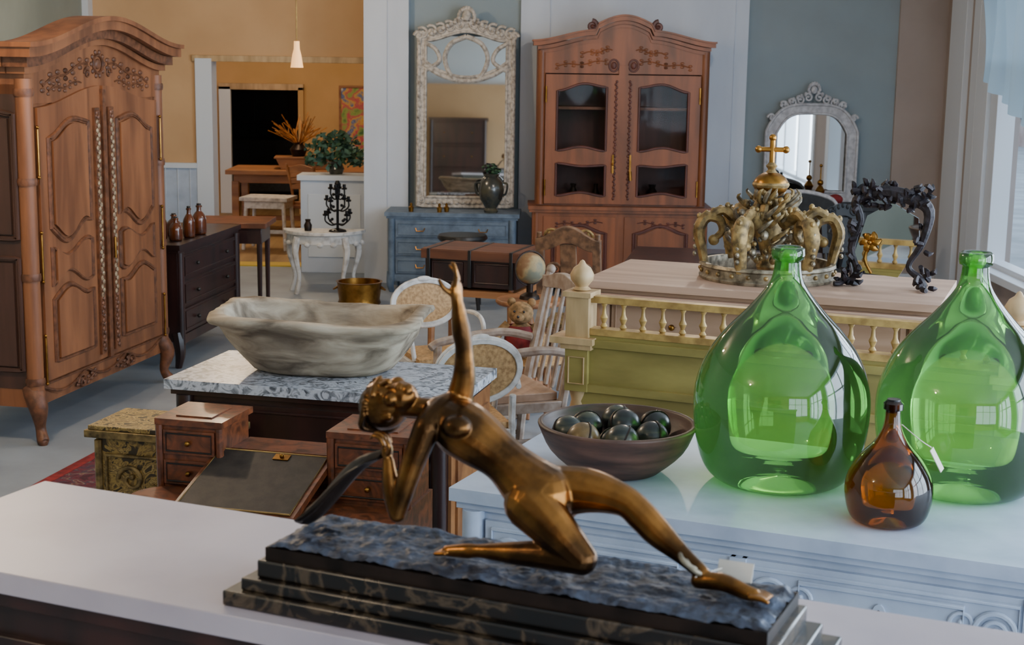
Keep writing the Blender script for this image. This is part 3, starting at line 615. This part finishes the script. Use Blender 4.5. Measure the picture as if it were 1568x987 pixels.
for sx in (-1,1): o.bx(sx*.7-.1,sx*.7+.1,-.36,.36,.1,.6,UPH); o.bx(sx*.6-.03,sx*.6+.03,-.3,-.24,0,.12,BLK); o.bx(sx*.6-.03,sx*.6+.03,.24,.3,0,.12,BLK)
o.done((-3.5,21.2,0),10,bev=.03)
chest('low_wood_cabinet',1.0,.4,.62,2,OAK,OAK,BRASS,(-1.75,18.9,0),0)
chest('tall_dark_cabinet',1.1,.5,2.5,5,MAH,MAH,BRASS,(-1.1,-2.6,0),180)

# ---------------- marble chest + dough bowl
chest('marble_top_chest',1.0,.5,.95,4,MAH,MARB,BRASS,(-.635,5.31,0),-14,leg=.1,top=.035,over=.035,side=OAK)
o=B('wooden_dough_bowl'); NP=96
def sup(a,b,z,e=3.0,lift=0,ear=0,w=1):
    P=[]
    for i in range(NP):
        t=2*pi*i/NP; c,q=cos(t),sin(t)
        r=(abs(c)**e+abs(q)**e)**(-1/e)
        k=ear*max(0,abs(sin(2*t)))**6
        x=a*c*r*(1+k); y=b*q*r*(1+k*.6)
        g=noise.noise(Vector((x*9,y*9,z*14)))*.010*w+noise.noise(Vector((x*30,y*30,z*30)))*.004*w
        P.append((x+g*c+.004*sin(5*t),y+g*q,max(0,z+lift*(abs(c)**3)+(.008*sin(3*t+1)+g*.5)*(lift>0))))
    return P
R=[sup(.22,.13,0,2.4,w=0),sup(.25,.155,.012,2.5),sup(.285,.185,.05,2.6),sup(.315,.21,.09,2.7),sup(.335,.23,.13,3),sup(.352,.245,.16,3.1,.008,.02),sup(.362,.25,.176,3.2,.015,.05),sup(.383,.265,.186,3.2,.02,.11),sup(.388,.268,.196,3.2,.02,.115),sup(.384,.265,.208,3.2,.02,.11),sup(.346,.232,.212,3.2,.02,.03),sup(.333,.22,.195,3,.015),sup(.315,.205,.15,2.9),sup(.28,.18,.10,2.8),sup(.23,.135,.05,2.5),sup(.1,.05,.035,2.2)]
o.loft(R,DOUGH); o.done((-.685,5.36,.951),-6,bev=0,sharp=75)

o=B('gilt_carved_coffer'); o.bx(-.21,.21,-.12,.12,.08,.81,GOLDC); o.bx(-.24,.24,-.145,.13,.81,.835,GILT); o.bx(-.23,.23,-.135,.13,.835,.85,GOLDC)
for sx in (-1,1):
    o.tube([(sx*.2,-.12,.08),(sx*.2,-.12,.8)],.014,GILT)
    for sy in (-1,1): o.ball(sx*.17,sy*.08,.045,(.04,.04,.045),GILT)
for zc in (.3,.62):
    o.out([(-.17,zc+.13),(.17,zc+.13),(.17,zc-.13),(-.17,zc-.13)],-.125,.008,GILT)
    for sx in (-1,1):
        for vz in (-1,1): o.scroll(sx*.08,-.125,zc+vz*.05,.05,GILT,sx,1.3,r=.009,vf=vz)
    o.ball(0,-.125,zc,(.03,.012,.04),GILT)
o.done((-1.16,4.96,0),-14)
o=B('burl_writing_desk')
o.bx(-.41,.41,-.24,.22,.62,.76,BURL)
for sx in (-1,1):
    for sy in (-1,1): o.tube([(sx*.37,sy*.19,.64),(sx*.38,sy*.19,.3),(sx*.37,sy*.19,0)],[.03,.024,.016],BURL,sm=3)
for x0,x1 in ((-.40,-.20),(.16,.40)):
    o.bx(x0,x1,.0,.21,.76,.96,BURL); o.bx(x0-.012,x1+.012,-.012,.22,.96,.98,BURL); o.bx(x0+.04,x1-.04,.03,.18,.98,.984,BURL)
    for z in (.775,.87): o.bx(x0+.015,x1-.015,-.01,.02,z,z+.075,BURL); o.out([(x0+.025,z+.065),(x1-.025,z+.065),(x1-.025,z+.01),(x0+.025,z+.01)],-.011,.003,BLK); o.ball((x0+x1)/2,-.02,z+.038,.009,BRASS,8,6)
    o.tube([(x0,.0,.76),(x0,-.005,.96)],.012,BURL); o.tube([(x1,.0,.76),(x1,-.005,.96)],.012,BURL)
o.bx(-.20,.16,.12,.21,.76,.86,BURL); o.bx(-.20,.17,.08,.22,.86,.88,BURL)
o.T=Matrix.Translation((0,-.27,.77))@Matrix.Rotation(radians(16),4,'X')
o.bx(-.23,.15,0,.34,0,.022,BURL); o.bx(-.215,.135,.01,.33,.022,.026,LEATH); o.tube([(x,y,.026) for x,y in ((-.215,.01),(.135,.01),(.135,.33),(-.215,.33))],.003,GOLD,closed=True)
o.bx(-.03,.02,.29,.32,.024,.030,BRASS); o.ball(-.005,.305,.033,.007,BRASS,8,6)
o.T=Matrix()
o.lathe([(0,0),(.1,0),(.105,.01),(0,.012)],BURL,-.33,-.12,.76,24)
o.done((-.69,4.39,0),-14)
o=B('red_oriental_rug'); RUG=M('rug_wool','5a1820',rough=.95,scale=9,dist=1.5,stops=[(.38,'3a1420'),(.48,'642430'),(.55,'2e2a3c'),(.6,'7a6050'),(.66,'52202a')],bump=.3,bscale=200)
o.bx(-.6,.6,-.9,1.0,0,.012,RUG); o.bx(-.6,-.54,-.9,1.0,.012,.014,RED)
for k in range(48): o.bx(-.59+k*.025,-.585+k*.025,1.0,1.05,.0,.005,TAG)
o.done((-1.74,6.72,0.0),-12,bev=0)

# ---------------- painted bed + tall chest + crown
o=B('spindle_bed_headboard'); h=.77
for sx in (-1,1):
    o.bx(sx*h-.045,sx*h+.045,-.045,.045,1.06,1.22,CREAM); o.bx(sx*h-.055,sx*h+.055,-.055,.055,1.215,1.235,CREAM)
    o.lathe([(.02,0),(.035,.01),(.022,.02),(.042,.045),(.045,.065),(.032,.09),(.015,.102),(.008,.115),(0,.12)],CREAM,sx*h,0,1.23,20)
    o.bx(sx*h-.07-.03*(sx<0),sx*h+.07+.03*(sx>0),-.065,.065,1.04,1.065,CREAM); o.bx(sx*h-.06,sx*h+.06,-.055,.055,1.02,1.04,CREAM)
    o.bx(sx*h-.045,sx*h+.045,-.045,.045,.86,1.02,OLV); o.out([(sx*h-.03,.99),(sx*h+.03,.99),(sx*h+.03,.89),(sx*h-.03,.89)],-.046,.004,CREAM); o.lathe([(.04,.86),(.03,.82),(.045,.76),(.03,.6),(.045,.45),(.045,.2),(.03,.12),(.045,.06),(.02,0)],CREAM,sx*h,0,0,16)
o.bx(-h,h,-.022,.022,1.195,1.22,GOLD); o.bx(-h,h,-.03,.03,1.075,1.1,GOLD)
ns=19
for k in range(ns):
    x=-h+.09+(2*h-.18)*k/(ns-1); o.lathe([(.008,0),(.014,.008),(.007,.02),(.015,.04),(.008,.055),(.006,.08),(.012,.09),(.008,.096)],GOLD,x,0,1.1,10)
o.bx(-h,h,-.025,.025,.3,1.075,OLV); o.bx(-h,h,-.04,.04,1.03,1.06,OLV); o.bx(-h,h,-.04,.04,.86,.89,OLV); o.bx(-h,h,-.035,.035,.28,.34,OLV)
o.done((.965,5.2,0),-23.2)
chest('limed_pine_tall_chest',1.36,.66,1.15,4,PALE,PINK,BRASS,(1.12,6.42,0),-21,leg=.1,top=.03,over=.06)
o=B('trim_7'); o.bx(-.70,.70,-.40,-.345,1.055,1.075,PINK); o.bx(-.71,.71,-.41,-.345,1.085,1.10,PINK); o.done((1.12,6.42,0),-21)
o=B('giltwood_crown')
o.lathe([(.27,0),(.29,0),(.295,.012),(.285,.02),(.285,.05),(.295,.058),(.29,.07),(.27,.07),(.265,.03),(.27,0)],SILV,seg=48)
for k in range(24):
    a=2*pi*k/24; o.ball(.288*cos(a),.288*sin(a),.035,.010,GILT,8,6)
for k in range(6):
    a=2*pi*k/6+.12; c,q=cos(a),sin(a)
    def rp(r,z): return (r*c,r*q,z)
    o.tube([rp(.24,.16),rp(.20,.2),rp(.215,.25),rp(.27,.26),rp(.3,.2),rp(.285,.12),rp(.27,.05)],[.014,.018,.022,.025,.027,.022,.018],GILT,sm=5,flat=1.3)
    o.ball(.235*c,.235*q,.16,.024,GILT)
    o.tube([rp(.27,.25),rp(.2,.29),rp(.13,.24),rp(.08,.27),rp(.04,.34)],[.02,.022,.022,.02,.018],GILT,sm=5,flat=1.3)
    for j in range(8): o.ball((.3-.03*j)*c,(.3-.03*j)*q,.262+.012*min(j,4)-(.03 if j>4 else 0),(.013,.013,.016),GILT,8,6)
    for j in range(5): o.ball((.315)*c,(.315)*q,.1+.03*j,(.01,.01,.012),SILV,8,6)
for k in range(110):
    a=random.random()*6.28; z=random.uniform(.08,.38); r=.15*(1-abs(z-.2)/.22)+.03; r=max(r,.03); g=random.uniform(.008,.019); o.ball(r*cos(a),r*sin(a),z,(g,g,g*1.2),random.choice([GILT,SILV,GILT]),8,6)
for k in range(36):
    a=random.random()*6.28; z=random.uniform(.1,.36); r=max(.04,.16*(1-abs(z-.2)/.22)+.03)
    o.tube([(r*.6*cos(a),r*.6*sin(a),z-.02),(r*cos(a),r*sin(a),z),((r+.03)*cos(a+.2),(r+.03)*sin(a+.2),z+.035),((r+.02)*cos(a+.3),(r+.02)*sin(a+.3),z+.05)],[.006,.011,.008,.002],random.choice([GILT,SILV]),n=6,sm=3)
o.lathe([(.03,.0),(.05,.05),(.03,.1),(.06,.2),(.03,.3),(.05,.34),(.03,.35),(.05,.36),(.0,.37)],GILT,seg=16)
o.ball(0,0,.405,(.075,.075,.055),BRASS,20,12); o.lathe([(.076,.395),(.08,.405),(.076,.415)],GILT,seg=24)
o.lathe([(.03,.45),(.015,.47),(.025,.485),(.012,.5)],GILT,seg=12)
o.tube([(0,0,.48),(0,0,.60)],.012,BRASS); o.tube([(-.055,0,.555),(.055,0,.555)],.011,BRASS)
for p in ((-.058,.555),(.058,.555),(0,.605)): o.ball(p[0],0,p[1],.016,BRASS,10,8)
o.done((1.105,6.47,1.151),-10,bev=0)
o=B('carved_easel_mirror')
mo=[(-.1,.06),(-.13,.12),(-.08,.3),(.02,.36),(.13,.3),(.14,.2),(.09,.1),(.06,.05)]
o.prism(mo,-.006,.006,MIR)
o.tube([(-.16,0,.012),(-.11,0,.06),(-.14,0,.16),(-.11,0,.28),(-.13,0,.36),(-.02,0,.40),(.1,0,.38),(.17,0,.33),(.15,0,.2),(.1,0,.1),(.15,0,.05),(.17,0,.014)],[.012,.014,.016,.016,.02,.03,.03,.024,.016,.013,.016,.012],RUST,sm=5)
for k in range(130):
    if k<74: x=random.uniform(-.14,.18); z=.37+random.uniform(-.035,.06)
    elif k<90: x=-.15+random.uniform(-.03,.04); z=random.uniform(.0,.06)
    elif k<106: x=.16+random.uniform(-.03,.03); z=random.uniform(.0,.08)
    else: x=random.choice([-.13,.15])+random.uniform(-.02,.02); z=random.uniform(.1,.3)
    a=random.random()*6.28; L=.035
    y=random.uniform(-.03,.03); o.tube([(x,y,max(z,.014)),(x+L*.6*cos(a),y-.01,max(z+L*.6*sin(a),.014)),(x+L*cos(a+.4),y,max(z+L*sin(a+.4),.008))],[.009,.012,.002],RUST,n=5,sm=2)
for sx in (-1,1): o.tube([(sx*.16,0,.02),(sx*.17,-.05,.013),(sx*.19,-.07,.013)],.011,RUST,sm=3); o.tube([(sx*.15,0,.1),(sx*.15,.1,.012)],.01,RUST)
for k in range(6):
    a=k*pi/3; o.tube([(-.06,-.012,.19),(-.06+.025*cos(a),-.022,.19+.025*sin(a)),(-.06+.045*cos(a+.3),-.012,.19+.045*sin(a+.3))],[.011,.015,.004],BRASS,n=8,sm=3,flat=.4)
o.tube([(-.06,-.01,.19),(-.08,-.015,.12),(-.05,-.01,.06)],.006,BRASS,sm=3)
o.ball(-.06,-.022,.19,.010,BRASS,10,8)
o.done((1.55,6.22,1.151),-25,bev=0)

# ---------------- white dresser with demijohns
chest('white_carved_dresser',2.13,.80,1.0,4,WHT,WHT,BLK,(1.02,3.675,0),-23.25,leg=.1,top=.035,over=.03,cols=3,knobs=1,rosette=True)
def demi(loc):
    P=catm([(0,.012,0),(.12,.0,0),(.165,.01,0),(.2,.05,0),(.222,.13,0),(.228,.215,0),(.217,.285,0),(.188,.35,0),(.147,.405,0),(.104,.45,0),(.066,.495,0),(.043,.53,0),(.035,.56,0),(.033,.585,0)],4)
    o=B('green_glass_demijohn'); o.lathe([(p.x,p.y) for p in P]+[(.041,.588),(.043,.6),(.042,.615),(.036,.62),(.03,.615),(.03,.56)],GRN,seg=48)
    return o.done(loc,0,bev=0,sharp=80)
demi((.705,3.82,1.001)); demi((1.172,3.77,1.001))
o=B('amber_glass_bottle'); P=catm([(0,.01,0),(.06,0,0),(.09,.015,0),(.104,.07,0),(.098,.115,0),(.073,.16,0),(.042,.195,0),(.024,.228,0),(.019,.255,0),(.018,.275,0)],4)
o.lathe([(p.x,p.y) for p in P]+[(.024,.278),(.024,.292),(.017,.298)],AMB,seg=40); o.lathe([(0,.27),(.016,.27),(.016,.302),(0,.303)],BLK,seg=14)
o.tube([(.022,0,.24),(.06,-.03,.21),(.09,-.02,.19)],.0012,TAG,n=5,sm=3); o.T=Matrix.Translation((.105,-.02,.16))@Matrix.Rotation(-.5,4,'Y')@Matrix.Rotation(.9,4,'Z'); o.bx(-.010,.010,-.001,.001,-.03,.03,TAG); o.T=Matrix()
o.done((.91,3.48,1.001),0,bev=0)
emb=bpy.data.objects.new('bowl_of_glass_floats',None); S.collection.objects.link(emb); emb.location=(.285,3.90,1.001)
o=B('wooden_bowl'); P=catm([(0,0,0),(.1,0,0),(.125,.01,0),(.18,.06,0),(.207,.115,0),(.212,.13,0),(.2,.133,0),(.19,.11,0),(.15,.055,0),(.09,.02,0),(0,.015,0)],3)
o.lathe([(p.x,p.y) for p in P],BOWLW,seg=48); o.done(bev=0,sharp=60,parent=emb)
o=B('glass_floats')
for i,(x,y,z) in enumerate(((-.11,-.03,.10),(-.03,-.1,.105),(.07,-.07,.10),(.12,.02,.105),(.03,.02,.115),(-.06,.07,.105),(.05,.11,.105),(-.02,-.02,.075),(-.12,.05,.1))):
    a=random.random()*3
    o.T=Matrix.Translation((x,y,z))@Matrix.Rotation(a,4,'Y')@Matrix.Rotation(a*1.7,4,'X')
    r=.045; o.ball(0,0,0,r,FLOATY if i==0 else FLOATG,20,12); o.tube([(r*cos(t*pi/12),r*sin(t*pi/12),0) for t in range(24)],.003,BRZD,n=4,closed=True)
o.T=Matrix(); o.done(rz=20,bev=0,parent=emb)

# ---------------- foreground sideboard + statue
o=B('foreground_sideboard'); o.bx(-1.02,1.02,-.225,.195,1.275,1.31,WTOP); o.bx(-.98,.98,-.20,.18,.08,1.275,MAH); o.bx(-1.0,1.0,-.215,.19,1.25,1.275,MAH)
for k in range(4):
    x=-.74+k*.49; o.bx(x-.22,x+.22,-.212,-.195,.2,1.2,MAH); o.out([(x-.18,1.15),(x+.18,1.15),(x+.18,.25),(x-.18,.25)],-.212,.01,MAH)
for sx in (-1,1):
    for sy in (-1,1): o.lathe([(.03,0),(.045,.04),(.03,.08)],MAH,sx*.9,sy*.14,0,12)
o.done((.004,2.09,0),-23.2,bev=.012)
emp=bpy.data.objects.new('bronze_dancer_statue',None); S.collection.objects.link(emp); emp.location=(.020,1.985,1.408); emp.rotation_euler=(0,0,radians(-24))
o=B('marble_plinth')
o.bx(-.378,.378,-.088,.088,-.056,-.030,PORT); o.bx(-.398,.398,-.1,.1,-.075,-.056,PORT); o.bx(-.422,.422,-.112,.112,-.0975,-.075,PORT); o.done(parent=emp,bev=.003)
o=B('bronze_ground_slab'); nx,ny=200,50; V=[];F=[]
for j in range(ny+1):
    for i in range(nx+1):
        x=-.365+.73*i/nx; y=-.08+.16*j/ny
        e=min(i,nx-i,j*2,(ny-j)*2)/4.; z=-.004+.006*noise.noise(Vector((x*18,y*34,0)))+.004*abs(noise.noise(Vector((x*50,y*80,3))))+.0015*noise.noise(Vector((x*160,y*160,7)))
        if e<1: z-=.006*(1-e)
        V.append((x+.003*noise.noise(Vector((y*60,x*20,1))),y+.003*noise.noise(Vector((x*50,2,1))),z))
for j in range(ny):
    for i in range(nx): a=j*(nx+1)+i; F.append((a,a+1,a+nx+2,a+nx+1))
o.add(V,F,ROCK); o.bx(-.367,.367,-.082,.082,-.032,-.011,BRZD)
o.done(parent=emp,bev=0)
def body():
    o=B('dancer_figure'); m=BRZ; K=1.1
    def limb(P,n=14):
        pts=[p[:3] for p in P]; r=[p[3]*K for p in P]; o.tube(pts,r,m,n=n,sm=6)
        o.ball(*P[0][:3],r[0]*.99,m); o.ball(*P[-1][:3],r[-1]*.99,m)
    o.T=Matrix.Scale(1.2,4,(0,1,0))
    limb([(.035,0,.098,.037),(.010,0,.11,.036),(-.03,0,.140,.0285),(-.07,0,.164,.0345),(-.100,0,.180,.0355),(-.128,0,.194,.024)],18)
    o.T=Matrix()
    limb([(-.122,0,.196,.021),(-.15,-.002,.2,.0142),(-.18,-.004,.2,.0142)])
    o.ball(.035,.02,.083,(.037,.031,.035),m); o.ball(.03,-.022,.083,(.037,.031,.035),m)
    for q in (-1,1): o.ball(-.080+.004*q,-.018+.021*q,.191-.003*q-.004*(q<0),(.021,.019,.016),m)
    limb([(-.116,.03,.203,.0185),(-.122,0,.197,.023),(-.13,-.036,.184,.0185)])
    limb([(.035,.022,.098,.034),(.085,.024,.106,.0285),(.138,.02,.1,.020),(.165,.018,.083,.0195),(.19,.014,.064,.018),(.225,.008,.042,.0122),(.256,.002,.023,.0092)])
    limb([(.252,.002,.012,.0105),(.285,-.002,.016,.011),(.318,-.006,.009,.0095),(.328,-.007,.008,.0082)])
    for k in range(5): yy=-.019+.0062*k; L=.012+(.006 if k==0 else 0)+.001*k; o.tube([(.324,yy,.008),(.332+L*.5,yy-.001,.008),(.334+L,yy-.002,.0045)],[.0042,.004,.0028],m,sm=3)
    limb([(.02,-.026,.092,.033),(.058,-.036,.068,.028),(.103,-.04,.032,.0195)])
    limb([(.103,-.04,.030,.019),(.05,-.038,.028,.018),(.0,-.034,.022,.0145),(-.05,-.03,.016,.009),(-.07,-.03,.013,.0098),(-.09,-.03,.010,.0082),(-.102,-.03,.008,.007)])
    for k in range(5): yy=-.041+.0055*k; o.tube([(-.098,yy,.008),(-.112,yy,.0055),(-.118+.001*k,yy,.005)],[.0036,.0034,.0028],m,sm=3)
    limb([(-.116,.03,.205,.0185),(-.106,.026,.243,.015),(-.102,.018,.285,.0115),(-.105,.014,.315,.012),(-.109,.01,.352,.0075)])
    limb([(-.109,.01,.35,.0075),(-.111,.01,.366,.008)])
    o.ball(-.111,.01,.368,(.008,.013,.016),m)
    for k,(dy,L,dx) in enumerate(((-.0105,.026,.008),(-.0035,.032,.002),(.0035,.030,-.004),(.0105,.024,-.010))):
        o.tube([(-.111+dx*.2,.01+dy*.8,.377),(-.110+dx*.6,.01+dy*1.2,.377+L*.5),(-.116+dx*1.4,.01+dy*1.5,.377+L)],[.0038,.0034,.0024],m,n=8,sm=4)
    o.tube([(-.113,.002,.364),(-.123,-.006,.374),(-.129,-.008,.386)],[.0044,.0038,.0028],m,n=8,sm=4)
    limb([(-.131,-.038,.182,.0175),(-.148,-.052,.124,.0145),(-.166,-.057,.062,.0112)])
    limb([(-.166,-.057,.060,.0112),(-.176,-.056,.094,.0115),(-.184,-.05,.132,.0075)])
    o.ball(-.187,-.048,.145,(.0078,.0115,.0145),m)
    for k,(dy,L) in enumerate(((-.010,.022),(-.0035,.026),(.003,.025),(.0095,.02))):
        o.tube([(-.187,-.048+dy,.154),(-.192,-.048+dy*1.2,.154+L*.5),(-.203,-.047+dy*1.2,.154+L*.62),(-.209,-.046+dy,.154+L*.35)],[.0036,.0034,.003,.0024],m,n=8,sm=3)
    o.tube([(-.18,-.056,.144),(-.176,-.062,.156),(-.182,-.063,.166)],[.004,.0036,.0026],m,n=8,sm=3)
    c=Vector((-.93,-.05,-.05)).normalized(); f=Vector((-.12,-.55,.82)); f=(f-c*f.dot(c)).normalized(); s_=f.cross(c)
    T=Matrix((( s_.x,f.x,c.x,-.206),(s_.y,f.y,c.y,-.006),(s_.z,f.z,c.z,.205),(0,0,0,1)))
    o.T=T@Matrix.Scale(1.12,4)
    o.ball(0,0,0.004,(.027,.030,.032),m,20,14); o.ball(0,.010,-.02,(.0195,.02,.021),m); o.ball(0,.0225,-.032,(.009,.0075,.007),m)
    o.tube([(0,.0275,.007),(0,.035,-.007),(0,.0375,-.0115)],[.003,.0038,.0046],m,n=8,sm=3)
    o.ball(0,.0265,.0105,(.02,.0055,.0045),m); o.ball(0,.0290,-.0205,(.0075,.0045,.0022),m); o.ball(0,.028,-.0245,(.006,.0045,.0024),m)
    for q in (-1,1):
        o.ball(q*.0102,.0262,.0015,(.0052,.0035,.0032),m,10,8); o.ball(q*.0265,-.002,-.004,(.0035,.006,.009),m); o.ball(q*.014,.019,-.012,(.009,.009,.009),m)
    o.ball(0,-.008,.010,(.0315,.031,.033),m,20,14); o.ball(0,-.036,.014,(.018,.016,.018),m)
    for k in range(9):
        a=-1.4+.35*k; o.tube([(.030*sin(a),.019*cos(a)+.004,.022),(.036*sin(a),-.012,.03),(.02*sin(a),-.034,.018)],.0042,m,n=8,sm=4)
    o.T=Matrix()
    ob=o.done(parent=emp,bev=0,sharp=180)
    r=ob.modifiers.new('r','REMESH'); r.mode='VOXEL'; r.voxel_size=.0016; r.use_smooth_shade=True
    q=ob.modifiers.new('s','SMOOTH'); q.factor=.5; q.iterations=6
body()
o=B('flowing_drape'); R=[]
for k in range(13):
    t=k/12; x=-.195-.15*t; z=.14-.115*t+.01*sin(t*5); w=.012+.028*t; y=-.045+.05*t
    R.append([(x+.006*sin(a*3),y+w*cos(a),z+.007*sin(a)+.004*sin(3*a+t*4)) for a in [2*pi*i/20 for i in range(20)]])
o.loft(R,BRZD); o.done(parent=emp,bev=0)
o=B('ankle_bracelets')
for x,z,r in ((.246,.031,.015),(.238,.037,.016)): 
    o.T=Matrix.Translation((x,.004,z))@Matrix.Rotation(radians(35),4,'Y'); o.tube([(r*cos(2*pi*i/20),r*sin(2*pi*i/20),0) for i in range(20)],.0036,SILV,closed=True)
o.T=Matrix(); o.tube([(.25,-.01,.02),(.262,.02,.02),(.27,.045,.018)],.0008,TAG,n=4,sm=3)
o.T=Matrix.Translation((.285,.055,.006))@Matrix.Rotation(radians(-25),4,'X'); o.bx(-.024,.024,-.0008,.0008,-.006,.020,TAG); o.T=Matrix(); o.done(parent=emp,bev=0)

# ---------------- lights
w=bpy.data.worlds.new('sky'); S.world=w; w.use_nodes=True; bg=w.node_tree.nodes['Background']
bg.inputs[0].default_value=(.66,.82,1,1); bg.inputs[1].default_value=2.6
def area(name,loc,rot,sx,sy,e,c):
    l=bpy.data.lights.new(name,'AREA'); l.shape='RECTANGLE'; l.size=sx; l.size_y=sy; l.energy=e; l.color=c
    ob=bpy.data.objects.new(name,l); S.collection.objects.link(ob); ob.location=loc; ob.rotation_euler=rot; return ob
for i,(a,b) in enumerate(wins[:3]):
    area('window_daylight_%d'%(i+1),(4.06,(a+b)/2,1.72),(0,radians(90),0),2.5,b-a-.1,(190,270,220)[i],(.70,.84,1))
area('window_daylight_5',(2.1,-3.12,1.78),(radians(90),0,0),2.9,2.3,80,(.76,.87,1))
def pt(name,loc,e,c,r=.06):
    l=bpy.data.lights.new(name,'POINT'); l.energy=e; l.color=c; l.shadow_soft_size=r
    ob=bpy.data.objects.new(name,l); S.collection.objects.link(ob); ob.location=loc
WRM=(1,.76,.5)
LP=((-2.3,6.3),(-2.2,11.6),(1.4,9.5),(-2.6,16.8),(-2.7,1.4))
pt('ceiling_lamp_1',(LP[0][0],LP[0][1],3.0),95,WRM); pt('ceiling_lamp_2',(LP[1][0],LP[1][1],3.0),62,WRM); pt('ceiling_lamp_3',(1.4,9.5,3.0),66,(1,.86,.7))
pt('ceiling_lamp_4',(-2.6,16.8,3.0),78,(1,.78,.52)); pt('ceiling_lamp_5',(LP[4][0],LP[4][1],3.05),45,WRM)
for x,y in LP:
    o=B('ceiling_spot_fixture'); o.lathe([(0,0),(.09,0),(.1,-.03),(.08,-.05),(.07,-.02),(0,-.02)],BRASS); o.done((x,y,3.2),0,bev=0)

# ---------------- camera
cd=bpy.data.cameras.new('camera'); cam=bpy.data.objects.new('camera',cd); S.collection.objects.link(cam); S.camera=cam
cd.sensor_width=23.6; cd.lens=2300/1568*23.6; cd.clip_start=.05
cam.matrix_world=Matrix.Translation((0,0,2.1))@Matrix.Rotation(radians(90)-math.atan(.18),4,'X')@Matrix.Rotation(.015,4,'Z')
cd.dof.use_dof=True; cd.dof.focus_distance=5.0; cd.dof.aperture_fstop=6.3
S.view_settings.view_transform='AgX'
try: S.view_settings.look='AgX - Base Contrast'
except Exception:
    try: S.view_settings.look='None'
    except Exception: pass
S.view_settings.exposure=.3
